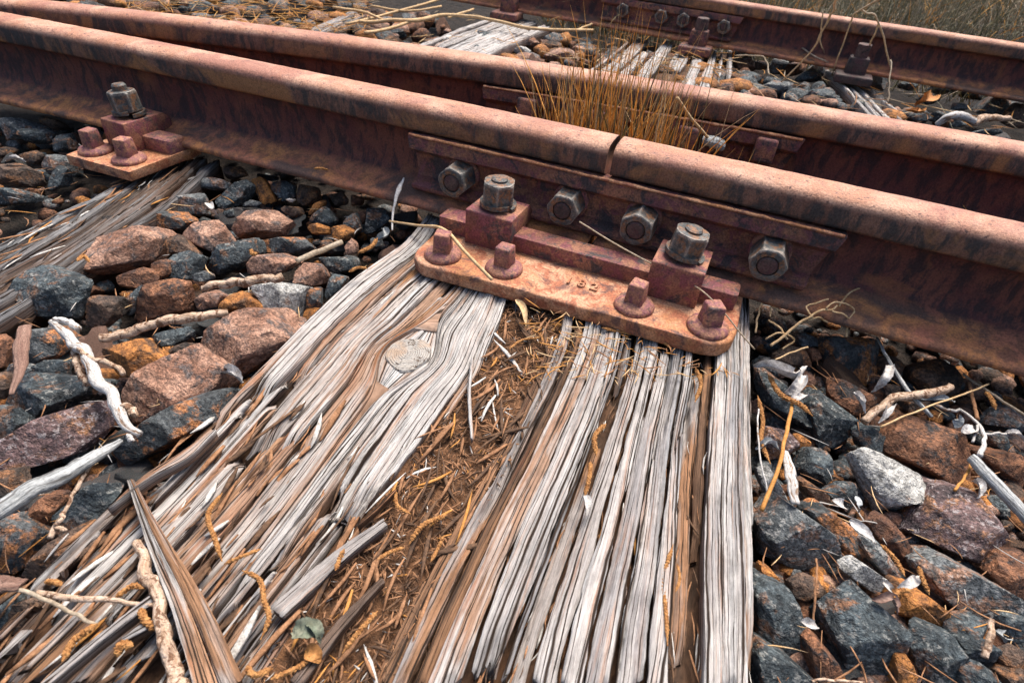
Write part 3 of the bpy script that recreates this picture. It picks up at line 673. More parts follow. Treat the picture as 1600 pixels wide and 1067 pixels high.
def px_guides(lines): return [UA(g, 0.0)[:, :2] for g in lines]
def main_sleeper():
    root = thing('sleeper', (0, -.4, -.12), 'big weathered grey sleeper with a round knot and deep splits, under the long plate', 'sleeper')
    kc = U(637, 553, 0)[:2]
    gl = px_guides([
        [(672, 330), (640, 372), (550, 438), (415, 566), (262, 722), (130, 850), (0, 978), (-110, 1090)],
        [(715, 345), (690, 395), (610, 475), (480, 615), (330, 785), (190, 930), (20, 1100)],
        [(750, 360), (735, 430), (660, 520), (545, 670), (420, 840), (300, 985), (200, 1110)],
        [(790, 370), (780, 470), (735, 570), (640, 720), (510, 890), (430, 1000), (360, 1110)],
        [(880, 390), (875, 520), (800, 690), (715, 850), (640, 1000), (590, 1110)],
        [(935, 400), (925, 520), (860, 680), (780, 850), (720, 990), (675, 1110)],
        [(1010, 420), (1000, 545), (955, 700), (905, 860), (860, 1000), (830, 1110)],
        [(1100, 445), (1098, 560), (1085, 700), (1076, 880), (1070, 1110)],
        [(1172, 450), (1174, 560), (1179, 800), (1188, 1110)]])
    # place across in metres, measured half way along
    mids = [resample(g, 80)[40] for g in gl]; us = np.r_[0, np.cumsum([np.linalg.norm(mids[i+1]-mids[i]) for i in range(8)])]
    ax = np.array(gl[2][3]-gl[2][2]); ax /= np.linalg.norm(ax)
    G0 = Grain(gl, us); W = us[-1]
    uu, vv = np.meshgrid(np.linspace(0, W, 200), np.linspace(0, 1, 200)); dd = np.linalg.norm(G0(uu.ravel(), vv.ravel())-kc, axis=1); ki = dd.argmin()
    uk, vk = uu.ravel()[ki], vv.ravel()[ki]
    t2 = G0(np.array([uk, uk]), np.array([vk-.03, vk+.03])); ax = t2[1]-t2[0]; ax /= np.linalg.norm(ax)
    kc = G0(np.array([uk]), np.array([vk]))[0]
    G = Grain(gl, us, (kc, .0285, ax)); G.ku = uk
    core(G, .004, W-.004, -.024, root, 5)
    core(G, us[3]-.012, us[4]+.006, -.013, root, 6, DIRT, .02, .10, 1, 'dirt_fill', .006, 50, 110)
    rs = np.random.RandomState(12)
    # (u0,u1) spans across, each with v span, height, colours
    R = []
    def fill(ua, ub, n, tones, z=(-.004, .002), gap=.0012, v=(0, 1), cut=0.0, zmin=0):
        w = rs.uniform(.6, 1.5, n); w = w/w.sum()*(ub-ua); e = ua+np.r_[0, np.cumsum(w)]
        for i in range(n):
            t = tones[rs.randint(len(tones))]
            v0, v1 = v
            if rs.rand() < cut: v1 = v0+(v1-v0)*rs.uniform(.35, .85)
            elif rs.rand() < cut*.5: v0 = v0+(v1-v0)*rs.uniform(.1, .4)
            R.append((e[i]+gap, e[i+1]-gap, v0, v1, rs.uniform(*z), t[0], t[1]))
    SL = [(SILVER, GREY), (SILVER, BRN), (SILVER, SILVER), (GREY, BRN)]; BR = [(BRN, SILVER), (BRN, DKB), (ORG, BRN), (GREY, BRN)]; CO = [(COOL, GREY), (SILVER, COOL), (GREY, COOL), (SILVER, GREY)]
    R += [(0, .009, 0, .70, .002, SILVER, BRN), (.0095, .034, 0, .62, .003, SILVER, SILVER), (.0345, .047, .0, .56, .000, SILVER, BRN)]
    fill(.0, .047, 3, [(SILVER, BRN), (SILVER, BRN), (BRN, SILVER), (GREY, BRN)], (-.008, -.002), .0006, (.58, 1), .1)
    fill(.047, uk-.024, 3, [(SILVER, BRN), (SILVER, BRN), (SILVER, ORG), (ORG, SILVER)], (-.003, .001), .0004, (0, .70), .2)
    fill(.047, uk-.024, 4, [(BRN, SILVER), (SILVER, ORG), (SILVER, BRN), (GREY, BRN)], (-.009, -.002), .0005, (.62, 1), .1)
    R += [(uk-.0235, uk-.011, .0, .94, .000, BRN, SILVER), (uk-.0105, uk-.0004, .0, .97, .002, SILVER, BRN), (uk+.0004, uk+.011, .0, .92, .003, SILVER, GREY), (uk+.0115, uk+.023, .02, .86, .002, SILVER, BRN)]
    R += [(uk+.0235, us[3]-.004, .04, .78, .003, SILVER, SILVER), (us[3]-.0035, us[3]+.008, .05, .60, .000, SILVER, BRN)]
    fill(uk+.02, us[3]+.004, 4, [(BRN, SILVER), (GREY, BRN), (SILVER, BRN)], (-.012, -.004), .001, (.74, 1), .2)
    R += [(us[3]+.012, us[3]+.036, .06, .27, -.006, COOL, GREY)]
    R += [(us[4]-.012, us[4]-.001, .30, 1, -.003, BRN, DKB), (us[4], us[4]+.013, .12, 1, .001, BRN, GREY), (us[4]+.014, us[5]-.010, .16, 1, -.004, DKB, BRN)]
    R += [(us[5]-.009, us[5]+.010, .10, 1, .002, SILVER, BRN), (us[5]+.011, us[5]+.036, .12, .97, .003, SILVER, GREY), (us[5]+.037, us[6]-.020, .0, .98, .002, COOL, GREY)]
    R += [(us[6]-.019, us[6]-.010, .0, .45, -.008, COOL, DKB), (us[6]-.019, us[6]-.008, .55, 1, -.010, BRN, GREY)]
    fill(us[6]-.006, us[7]-.010, 5, CO+[(SILVER, SILVER), (SILVER, BRN)], (-.003, .003), .0007, (0, 1), .12)
    R += [(us[7]-.010, us[7]+.004, .3, .95, -.010, BRN, GREY), (us[7]+.004, us[7]+.014, 0, .8, -.009, BRN, DKB)]
    R += [(us[7]+.015, W-.010, 0, 1, .003, SILVER, COOL), (W-.0095, W, 0, .97, -.003, SILVER, BRN)]
    for i, (a, b, v0, v1, z, t1, t2) in enumerate(R):
        if b-a < .003: continue
        ridge(G, a, b, v0, v1, z, root, 100+i, t1, t2, crackf=rs.choice([40, 60, 85]), ragged=.005 if b-a > .01 else .003)
    # the knot: low dome with year rings, and the collar of grain that bends round it
    pe = np.array([-ax[1], ax[0]]); R0 = .0285; n, k = 90, 26; V = []; CL = []; GR = []
    for i in range(n):
        al = (i/(n-1)-.5)*2*2.5*R0; hw_ = R0*math.exp(-(al/(1.35*R0))**2/2)+.0022
        for j in range(k):
            s = j/(k-1)*2-1; la = hw_*s; lvl = math.hypot(al/1.5, la)
            nz = .0022*(vn(np.array([[s*9., al*20]]), 4)[0]-.5)
            V.append(np.r_[kc+al*ax+la*pe, -.0005+nz-.0035*abs(s)**3]); mv = min(1, max(.25, vn(np.array([[s*5., 3.]]), 6)[0]*1.7-.1))
            CL.append(tuple(mv*a_+(1-mv)*b_ for a_, b_ in zip(SILVER, BRN))+(1,)); GR.append((s*.020+.3, al, 3.))
    o = part('knot_collar', np.array(V), grid_faces(k, n), WOOD, root); add_attr(o, 'wcol', CL, 'FLOAT_COLOR'); add_attr(o, 'grain', GR, 'FLOAT_VECTOR')
    n, k = 72, 44; th = np.linspace(0, 2*np.pi, n, endpoint=False); V = []; CL = []; GR = []; Rk = .0282
    for i in range(k):
        r = (i+.02)/(k-1); ring = np.sin(r*62+.5*np.sin(th*2+1)+1.2*fbm(np.c_[np.cos(th)*2, np.sin(th)*2+r*3], 2, 8))
        zz = .0012+.0018*(1-r**2)-.00035*ring-.013*max(0, (r-.86)/.14)**1.4+.0026*(fbm(np.c_[np.cos(th)*r*4, np.sin(th)*r*4], 3, 3)-.5)
        rad = Rk*r*(1+.06*np.sin(th*3+.5)+.03*np.sin(th*5)); off = -.004*(1-r)
        xy = kc+(rad*np.cos(th)*1.12)[:, None]*ax+(rad*np.sin(th)*.98)[:, None]*pe+off*ax
        V.append(np.c_[xy, zz]); mixv = np.clip(.55+.45*ring, 0, 1)[:, None]
        CL.append(np.c_[mixv*np.array((.52, .49, .44))+(1-mixv)*np.array((.42, .37, .31)), np.ones(n)])
        GR.append(np.c_[(rad*np.cos(th)+off), rad*np.sin(th), th*0])
    o = part('knot', np.concatenate(V), grid_faces(n, k, True).tolist()+[list(range(n))[::-1]], KNOT, root)
    add_attr(o, 'grain', np.concatenate(GR), 'FLOAT_VECTOR')
    # bigger loose slivers of the broken lower left corner, each a piece
    for i in range(18):
        u = rs.uniform(-.015, us[2]+.03); v = rs.uniform(.62, 1.0) if i < 34 else rs.uniform(.3, .7); L = rs.uniform(.06, .16)/G.len; w = rs.uniform(.004, .010)
        if u-.004 < uk < u+w+.004: u = uk+.006
        t = BR[rs.randint(4)] if rs.rand() < .35 else SL[rs.randint(4)]
        ridge(G, u, u+w, max(.03, v-L/2), min(1, v+L/2), rs.uniform(-.006, .004), root, 400+i, t[0], t[1], name='sliver', depth=.006, ragged=.003, round_=.002, fray=.05)
    splinters(G, 3600, (us[3]-.002, us[4]+.003), (.08, 1.0), (-0.0095, -0.0045), root, 31, .004, .020, .0003, .0011, 1.0, probs=(.52, .04, .41, .03))
    splinters(G, 130, (us[3]-.002, us[4]+.003), (.3, 1.0), (-0.0060, 0.0000), root, 33, .03, .07, .001, .0026, .4, probs=(.5, .14, .33, .03))
    splinters(G, 190, (-.02, us[3]), (.60, 1.0), (-0.0120, 0.0020), root, 32, .02, .075, .0010, .0036, .16, probs=(.46, .14, .38, .02))
    splinters(G, 900, (us[4], W), (.08, 1.0), (-0.0200, -0.0100), root, 34, .01, .04, .0004, .0013, .14)
    splinters(G, 350, (.01, us[2]+.03), (.05, .6), (-0.0120, -0.0030), root, 35, .01, .05, .0004, .0014, .10)
    return G, us
GM, US = main_sleeper()
def small_sleeper(lines, label, tones, n, seed, gapf=.0025, z=(-.006, .002), du=.0014, zb=0.0, cut=.2, cover=1.0, loc=None, keep=None):
    gl = [UA(g, zb)[:, :2] for g in lines]
    mids = [resample(g, 80)[40] for g in gl]; us = np.r_[0, np.cumsum([np.linalg.norm(mids[i+1]-mids[i]) for i in range(len(gl)-1)])]
    G = Grain(gl, us); W = us[-1]; rs = np.random.RandomState(seed)
    root = thing('sleeper', np.r_[G(np.array([W/2]), np.array([.5]))[0], zb-.12], label, 'sleeper')
    core(G, .004, W-.004, zb-.022, root, seed, None, .10, 0, 1, 'core', .008, 30, 50)
    w = rs.uniform(.5, 1.6, n); w = w/w.sum()*W; e = np.r_[0, np.cumsum(w)]
    for i in range(n):
        if keep is not None and i not in keep: continue
        t = tones[rs.randint(len(tones))]; v0, v1 = 0, 1
        if rs.rand() < cut: v1 = rs.uniform(.4, .9)
        elif rs.rand() < cut: v0 = rs.uniform(.1, .4)
        ridge(G, e[i]+gapf, e[i+1]-gapf, v0, v1, zb+rs.uniform(*z), root, seed*50+i, t[0], t[1], du=du, dv=.009, ragged=.008)
    return root, G, us
left_root, GL, UL = small_sleeper([
    [(215, 235), (160, 282), (80, 320), (0, 362), (-60, 392)],
    [(280, 235), (200, 300), (110, 365), (0, 428), (-60, 462)],
    [(345, 245), (250, 325), (140, 395), (20, 480), (-60, 530)]],
    'dark split sleeper under the small square plate on the left', [((.13, .138, .145), (.22, .23, .24)), ((.17, .175, .18), DKB), ((.11, .118, .125), (.06, .045, .035)), ((.19, .195, .2), (.14, .09, .06)), ((.07, .05, .038), (.12, .08, .055))], 8, 3, .002, (-.014, -.002), .0011, 0, .3)
splinters(GL, 130, (0, UL[-1]), (.05, 1), (-.016, -.008), left_root, 41, .015, .09, .0006, .0028, .15)
small_sleeper([[(790, 20), (700, 52), (605, 90)], [(835, 32), (745, 66), (650, 108)], [(862, 44), (775, 82), (690, 122)]],
    'flat whitish sleeper between the second and the farthest rail', [(SILVER, SILVER), (SILVER, GREY)], 6, 5, .003, (-.002, .004), .003, .02, .1)
small_sleeper([[(548, 12), (500, 33), (440, 58)], [(575, 24), (530, 44), (470, 66)]],
    'narrow dark splintered sleeper near the top edge at the upper left', [(GREY, DKB), (COOL, GREY)], 5, 6, .004, (-.01, .0), .003, .02, .2)
small_sleeper([[(985, 55), (940, 90), (890, 125)], [(1050, 65), (1020, 105), (985, 145)], [(1105, 75), (1093, 110), (1075, 155)], [(1147, 75), (1148, 115), (1150, 160)]],
    'broken bleached sleeper behind the dry grass tuft', [(SILVER, SILVER), (SILVER, GREY), (SILVER, BRN)], 9, 7, .008, (-.008, .004), .003, .02, .5)
small_sleeper([[(1285, 110), (1320, 145), (1358, 188)], [(1335, 110), (1385, 150), (1430, 195)]],
    'crumbling white sleeper strips on the far ballast near the dark clip', [(SILVER, SILVER), (SILVER, GREY)], 6, 8, .007, (-.012, .006), .003, .01, .4)

# ------------------------------------------------------------------ ballast stones
def icosphere(sub):
    bm = bmesh.new(); bmesh.ops.create_icosphere(bm, subdivisions=sub, radius=1.0)
    bm.verts.ensure_lookup_table()
    V = np.array([v.co[:] for v in bm.verts]); F = np.array([[v.index for v in f.verts] for f in bm.faces]); bm.free()
    return V/np.linalg.norm(V, axis=1)[:, None], F
ICO = {k: icosphere(k) for k in (3, 4, 5)}
def hull2(P):
    P = sorted(map(tuple, P))
    def half(Q):
        h = []
        for p in Q:
            while len(h) > 1 and (h[-1][0]-h[-2][0])*(p[1]-h[-2][1])-(h[-1][1]-h[-2][1])*(p[0]-h[-2][0]) <= 0: h.pop()
            h.append(p)
        return h[:-1]
    return np.array(half(P)+half(P[::-1]))
def rock_shape(planes, sub, seed, size, p=22, rough=1.0):
    """convex polyhedron with worn edges (planes: unit normal, distance), chipped and roughened"""
    D, F = ICO[sub]
    N = np.array([q[0] for q in planes]); H = np.array([q[1] for q in planes])
    W = D+.055*np.stack([fbm(D*4.2, 3, seed+i)-.5 for i in range(3)], 1)     # edges not dead straight
    W /= np.linalg.norm(W, axis=1)[:, None]
    s = np.clip(W@N.T, 0, None)/H
    mx = s.max(1); r = 1/(mx*((s/mx[:, None])**p).sum(1)**(1/p))
    r = np.minimum(r, size*2.2)
    V = D*r[:, None]
    q = V/size
    d = .022*(fbm(q*2.2+seed, 2, seed)-.5)+.026*(fbm(q*7+seed, 4, seed+3)-.5)*rough
    st = fbm(q@np.array([[1, .2, 0], [.1, 1, .3], [.0, .4, 5.0]]).T*1.6, 2, seed+9)-.5      # bedding steps
    return V*(1+2*d+.05*rough*st)[:, None], F
def simplify(P, n):
    P = [tuple(x) for x in P]
    while len(P) > n:
        ar = [abs((P[i][0]-P[i-1][0])*(P[(i+1) % len(P)][1]-P[i-1][1])-(P[i][1]-P[i-1][1])*(P[(i+1) % len(P)][0]-P[i-1][0])) for i in range(len(P))]
        P.pop(int(np.argmin(ar)))
    return np.array(P)
def hero_stone(poly, mat, label, zc, seed, group='ballast stones', thick=.62):
    P = hull2(poly); c = P.mean(0)
    Q = simplify(hull2((P-c)*1.06+c), 5+seed % 2)
    C = U(c[0], c[1], zc); dist = (C-CAM)@CF; k = dist/FPX
    L = (Q-c)*np.array([k, -k])                    # image right / up, metres
    area = .5*abs(np.sum(L[:, 0]*np.roll(L[:, 1], -1)-L[:, 1]*np.roll(L[:, 0], -1))); size = math.sqrt(area)/1.77
    rs = np.random.RandomState(seed); planes = []
    view = (C-CAM)/np.linalg.norm(C-CAM); m = len(L)
    for i in range(m):
        a, b = L[i], L[(i+1) % m]; e = b-a; ln = np.linalg.norm(e)
        if ln < size*.20: continue
        n2 = np.array([e[1], -e[0]])/ln; h = n2@a
        if h < 0: n2, h = -n2, -h
        n3 = n2[0]*CR+n2[1]*CU+view*rs.uniform(-.30, .12); nn = np.linalg.norm(n3)
        planes.append((n3/nn, max(h, size*.15)/nn))
    up = np.array([0, 0, 1.]); toC = -np.array([view[0], view[1], 0]); toC /= np.linalg.norm(toC); side = np.cross(up, toC)
    def sup(n, d=.45): return max(L@np.array([n@CR, n@CU]))+d*size*abs(n@view)
    def cut(n, f):
        n = n/np.linalg.norm(n); planes.append((n, sup(n)*f))
    cut(up+toC*rs.uniform(-.1, .4)+side*rs.uniform(-.35, .35), rs.uniform(.50, .74))
    cut(toC+up*rs.uniform(-.1, .5)+side*rs.uniform(-.5, .5), rs.uniform(.64, .90))
    for s_ in (-1, 1):
        if rs.rand() < .7: cut(toC*rs.uniform(.2, 1)+up*rs.uniform(.3, 1)+side*s_*rs.uniform(.6, 1.4), rs.uniform(.72, .92))
    for i in range(7):
        d = rs.normal(size=3)-view*.6; d /= np.linalg.norm(d); cut(d, rs.uniform(.76, .98))
    for n, h in ((-up, size*.8), (-toC+up*.2, size*1.1), (-view, size*.75), (view, size*.9)):
        n = n/np.linalg.norm(n); planes.append((n, h))
    px = size/k
    sub = 5 if px > 34 else 4 if px > 12 else 3
    V, F = rock_shape(planes, sub, seed, size, p=rs.uniform(90, 220), rough=rs.uniform(.6, 1.4))
    o = part('stone', V+C, F, mat, loc=C); o.data.set_sharp_from_angle(angle=.30); tag(o, label, 'stone', group)
    return o, size, C
STONES = []
def frame(ox, oy, s, zc, rows):
    for mat, label, pts in rows:
        poly = np.array(pts, float).reshape(-1, 2)*s+np.array([ox, oy])
        o, size, C = hero_stone(poly, MATS[mat], label, zc, 1000+len(STONES)); STONES.append((poly.mean(0), size, C))
A_ = 550/1586
frame(0, 350, A_, -.012, [
 ('pink', 'broad rounded pinkish orange stone on the edge of the left sleeper', [385,120,430,60,520,15,610,5,690,45,705,110,660,170,560,205,430,240,378,190]),
 ('teal', 'large dark blocky stone touching the lower edge of the left sleeper', [75,260,180,205,300,200,400,240,435,310,370,440,250,440,70,390]),
 ('rust', 'rusty brown stone tucked under the broad pinkish stone', [510,260,560,225,640,195,700,215,712,260,650,300,560,290]),
 ('teal', 'small dark wedge stone against the rounded reddish brown stone', [560,400,555,350,640,280,700,262,690,300,640,380,600,412]),
 ('teal', 'smooth blue-grey stone right of the broad pinkish stone', [760,140,850,122,920,150,935,200,890,245,780,255,762,210]),
 ('brown', 'tan brown stone standing over the smooth blue-grey stone', [745,60,790,45,880,110,910,135,850,150,770,125]),
 ('pink', 'angular orange-topped stone with a dark brown front face', [820,60,880,5,1000,-20,1055,30,1050,80,960,140,880,110]),
 ('teal', 'dark slate blue leaf-shaped stone in the middle of the left ballast', [945,200,990,115,1080,75,1150,60,1165,120,1110,180,1000,230]),
 ('mixed', 'long flat half grey half pink stone beside the slate blue one', [1160,80,1260,60,1360,60,1430,80,1420,115,1330,140,1200,140]),
 ('pink', 'flat pale pink stone above the small bark stick', [1112,180,1160,150,1260,135,1340,165,1330,205,1270,235,1130,225]),
 ('brown', 'dark brown squarish stone left of the rounded reddish brown stone', [400,400,440,330,560,325,575,345,545,410,490,460,395,470]),
 ('rust', 'rounded reddish brown stone above the long bark stick', [640,340,680,280,780,250,870,265,890,310,850,380,740,430,620,450,608,420]),
 ('pink', 'small speckled pink stone under the end of the small bark stick', [880,330,905,303,970,300,1010,325,985,370,900,388]),
 ('orange', 'bright orange stone below the small bark stick', [990,385,1030,325,1080,310,1150,340,1190,385,1120,395]),
 ('light', 'whitish wedge stone with a pink end near the sleeper edge', [1145,290,1260,265,1390,285,1400,320,1330,460,1220,395,1165,340]),
 ('pink', 'speckled pink granite stone between pale stick and white wedge', [1340,220,1370,180,1450,180,1470,230,1440,285,1345,265]),
 ('teal', 'dark blue-grey stone by the sleeper edge below the pale straight stick', [1455,160,1540,145,1586,150,1600,200,1500,225,1455,190]),
 ('teal', 'narrow dark stone pressed against the upper left sleeper edge', [1470,300,1500,225,1560,240,1540,290,1465,350]),
 ('mixed', 'small blue-grey stone with orange blotches beside the white wedge', [1385,300,1445,285,1450,370,1385,380]),
 ('pink', 'large flat pinkish grey slab against the left edge of the big sleeper', [905,520,960,450,1080,390,1200,400,1290,440,1320,490,1270,560,1180,640,1110,680,1080,620,980,560]),
 ('orange', 'flat bright orange stone under the long bark stick', [470,560,540,530,620,520,690,560,760,605,700,640,620,690,560,680]),
 ('teal', 'dark flat stone in the shade below the long bark stick', [665,530,740,490,860,460,890,490,820,540,700,560]),
 ('brown', 'small brown stone left of the pinkish grey slab', [760,570,830,535,900,545,850,600,780,600]),
 ('mixed', 'grey stone with an orange lower face at the tip of the bleached branch', [105,580,160,480,240,460,300,530,280,600,140,640]),
 ('pink', 'large pinkish orange stone right of the bleached branch', [560,700,620,690,760,610,870,545,960,600,1020,680,990,740,800,830,640,890,610,840]),
 ('teal', 'dark stone half hidden beside the bleached branch', [150,650,200,615,310,620,320,690,150,680]),
 ('teal', 'sharp-edged dark blue-green stone left of the bleached branch', [60,820,100,720,140,670,300,690,390,720,380,780,300,830,140,905]),
 ('purple', 'long purple-brown layered stone above the grey round stick', [20,1030,60,970,200,880,390,810,480,850,520,900,440,990,300,1060,150,1090,60,1080]),
 ('mixed', 'big dark stone with bright orange top beside the big sleeper', [480,1040,560,985,680,880,830,790,980,745,1040,810,980,880,760,1000,600,1080,480,1075]),
 ('rust', 'brown stone cut by the left picture edge beside the red bark strip', [-20,490,40,500,60,560,40,640,-20,650]),
 ('brown', 'dull brown stone at the left picture edge under the red bark strip', [-20,660,30,680,55,740,20,800,-20,790]),
 ('teal', 'dark stone at the left picture edge below the blue-green one', [-20,820,60,830,100,900,60,960,-20,990]),
 ('slate', 'small grey stone behind the foot of the red bark strip', [25,640,80,630,140,655,110,710,50,700]),
 ('slate', 'little flat grey pebble by the smooth blue-grey stone', [870,230,920,210,965,230,940,258,880,260]),
 ('rust', 'small rusty stone between broad pinkish stone and blue-grey stone', [690,180,760,150,770,220,720,250,690,225]),
])
B_ = 340/1037
frame(0, 130, B_, -.02, [
 ('slate', 'grey flat stone under the rail at the far left', [30,190,110,170,200,200,150,240,50,270]),
 ('teal', 'small bluish stone under the rail at the far left', [130,245,200,210,260,235,240,280,150,285]),
 ('brown', 'brown sliver of stone in the shade under the left rail', [170,150,250,160,320,210,270,225,200,195]),
 ('brown', 'large dark grey-brown stone at the left picture edge above the split sleeper', [0,390,60,370,160,400,215,440,150,490,40,505,-20,480]),
 ('teal', 'flat dark stone at the left picture edge touching the split sleeper', [-20,510,80,505,150,520,130,560,40,580,-20,570]),
 ('slate', 'grey stone behind the corner of the small square plate', [200,390,260,340,330,350,330,420,240,440]),
 ('teal', 'dark stone in front of the corner of the small square plate', [230,470,280,390,340,420,310,480,240,515]),
 ('teal', 'dark stone beside the left screw of the small square plate', [260,260,330,240,380,290,350,330,260,320]),
 ('brown', 'brown stone by the orange straw at the far left', [100,350,170,320,220,350,180,385,110,375]),
 ('teal', 'dark stone wedged between small plate and rail foot', [400,220,470,200,500,240,450,270]),
 ('slate', 'grey wedge stone right of the left sleeper end', [800,610,880,540,960,515,990,560,980,620,880,630]),
 ('mixed', 'flat dark stone with orange fracture above the broad pinkish stone', [720,650,760,620,860,615,930,650,880,690,740,705]),
 ('brown', 'brown stone lying on the left sleeper above the broad pinkish stone', [490,640,530,630,640,670,560,700,495,700]),
 ('slate', 'grey-brown stone by the right end of the left sleeper', [940,470,970,455,1040,470,1037,510,950,500]),
])
frame(300, 260, .225, -.018, [
 ('orange', 'tall orange-brown stone standing on end below the rail', [420,60,460,40,500,80,560,180,585,240,540,290,490,260,440,160]),
 ('teal', 'long dark stone leaning left of the tall orange-brown one', [160,270,240,190,340,90,400,70,415,130,370,220,250,300,180,310]),
 ('teal', 'dark stone in the rail shade right of the tall orange-brown one', [540,110,620,100,720,130,730,220,640,250,560,170]),
 ('brown', 'brown stone in the rail shade above the pinkish saddle stone', [740,130,800,100,880,150,880,230,800,285,735,240]),
 ('orange', 'small orange chip of stone above the grey triangle stone', [810,320,860,260,920,230,930,260,870,330,820,350]),
 ('teal', 'grey triangular stone below the rail foot', [810,370,860,320,930,270,960,280,990,370,960,420,850,400]),
 ('teal', 'blue-grey stone behind the bright ochre stone', [1060,390,1130,310,1160,360,1175,440,1120,470,1060,440]),
 ('teal', 'dark stone at the upper corner of the big sleeper below the rail', [1215,300,1240,280,1330,290,1400,370,1290,450,1205,480]),
 ('orange', 'bright ochre stone near the top of the big sleeper', [970,430,1060,405,1140,450,1130,490,1010,525,975,480]),
 ('orange', 'orange stone left of the bright ochre one', [800,420,880,395,950,420,945,470,840,470]),
 ('pink', 'pinkish saddle-shaped stone below the rail', [390,310,440,285,560,300,690,370,700,420,630,480,520,440,400,430,300,490,295,440]),
 ('brown', 'small brown stone behind the pinkish saddle stone', [600,290,740,280,760,330,700,360]),
 ('brown', 'small brown stone under the pale straight stick', [890,520,950,510,1000,550,900,570]),
 ('pink', 'small pinkish stone right of the pale straight stick', [1060,560,1110,500,1155,540,1150,600,1080,620]),
 ('slate', 'small grey stone at the upper left edge of the big sleeper', [1240,500,1320,500,1320,560,1250,580]),
 ('slate', 'grey-brown stone left of the long dark leaning stone', [40,90,150,80,250,110,270,160,130,165,50,150]),
 ('slate', 'small flat stone at the foot of the tall orange-brown stone', [350,250,420,235,480,250,450,280,360,280]),
 ('teal', 'tiny bluish stone above the angular orange-topped stone', [210,320,290,295,300,350,250,360]),
 ('rust', 'narrow brown stone beside the dark one at the sleeper corner', [1150,300,1220,290,1200,400,1180,430]),
 ('brown', 'grey-brown stone under the rail foot beside the left sleeper', [230,20,330,0,400,60,300,90,240,70]),
 ('brown', 'brown stone deep under the rail foot', [960,200,1040,180,1100,250,1000,280]),
 ('rust', 'reddish stone deep under the rail foot', [1100,200,1200,220,1170,270,1110,270]),
])
D_ = 320/1044
frame(0, 740, D_, -.016, [
 ('mixed', 'rounded grey stone with an orange top at the lower left picture edge', [-20,230,40,215,130,250,190,320,160,440,90,500,-20,490]),
 ('teal', 'big smooth dark stone at the tip of the long wood shard', [345,190,400,110,500,30,600,0,650,60,610,150,560,240,470,325,370,290]),
 ('rust', 'dark rusty stone under the grey round stick', [135,210,220,120,340,70,380,90,290,220,240,310,180,280]),
 ('brown', 'dark brown stone at the lower left edge of the big sleeper', [140,520,230,370,330,305,450,330,490,360,400,470,300,560,200,570]),
 ('teal', 'dark stone at the left picture edge under the snapped twig', [0,650,80,620,90,700,20,790,-20,780]),
 ('brown', 'dark brown stone below the pinkish twig at lower left', [90,660,200,630,230,660,100,800,20,830]),
 ('brown', 'dark stone at the left picture edge above the grey round stick', [-20,-10,90,-20,150,60,60,110,-20,130]),
])
frame(1160, 440, .1875, -.03, [
 ('mixed', 'dark stone with an orange patched top under the right rail foot', [645,510,720,460,880,450,1110,480,1120,650,1060,870,1000,830,900,770,720,750,650,640]),
 ('brown', 'brown stone in the shade beside the thin root twigs', [260,600,400,540,500,560,550,700,380,700,250,660]),
 ('slate', 'mossy grey stone under the thin root twigs', [440,460,520,420,620,480,600,540,480,545]),
 ('rust', 'small brown stone left of the orange patched stone', [540,560,620,550,660,650,570,660]),
])
frame(1050, 350, A_, -.03, [
 ('teal', 'long dark slab sloping down from the right edge of the big sleeper', [368,650,430,660,530,760,665,885,600,935,515,915,430,835,372,720]),
 ('teal', 'dark blocky stone right of the sloping slab', [615,790,690,760,730,810,815,890,800,940,720,1000,650,1005,640,900]),
 ('rust', 'brown stone with a white leaf on it below the orange patched stone', [700,740,770,700,860,740,925,790,880,850,820,880,740,820]),
 ('teal', 'dark stone between pale grey wedge and broken bark stick', [800,920,860,895,950,960,975,1010,930,1040,850,1000]),
 ('rust', 'big angular rust-brown stone in the right ballast', [960,960,1010,910,1090,870,1200,880,1310,950,1340,1020,1340,1110,1290,1190,1180,1160,1060,1110,970,1050]),
 ('brown', 'dark rounded stone in the shade under the right rail foot', [1090,640,1150,600,1240,620,1300,690,1280,770,1180,780,1100,720]),
 ('purple', 'purplish stone by the sleeper below the sloping slab', [395,970,440,920,530,940,570,1010,510,1070,430,1060]),
 ('orange', 'small orange stone next to the purplish one', [545,960,580,950,625,985,600,1030,550,1010]),
 ('slate', 'grey-brown flat stone at the right picture edge under the rail', [1390,870,1440,820,1586,840,1600,890,1500,910,1400,900]),
 ('teal', 'dark grey stone behind the grey stick at right', [1400,930,1500,950,1530,1040,1430,1000]),
 ('rust', 'rust-brown stone under the grey stick at the right picture edge', [1390,1010,1480,1040,1600,1060,1600,1160,1450,1110,1390,1060]),
 ('brown', 'small brown stone under the broken bark stick', [960,720,1020,730,1030,770,960,780]),
 ('brown', 'small dark stone below the grey leaf at right', [1060,800,1160,800,1140,860,1060,850]),
 ('brown', 'dark brown stone between the two stones under the right rail', [940,600,1010,600,1050,660,1000,700,950,680]),
])
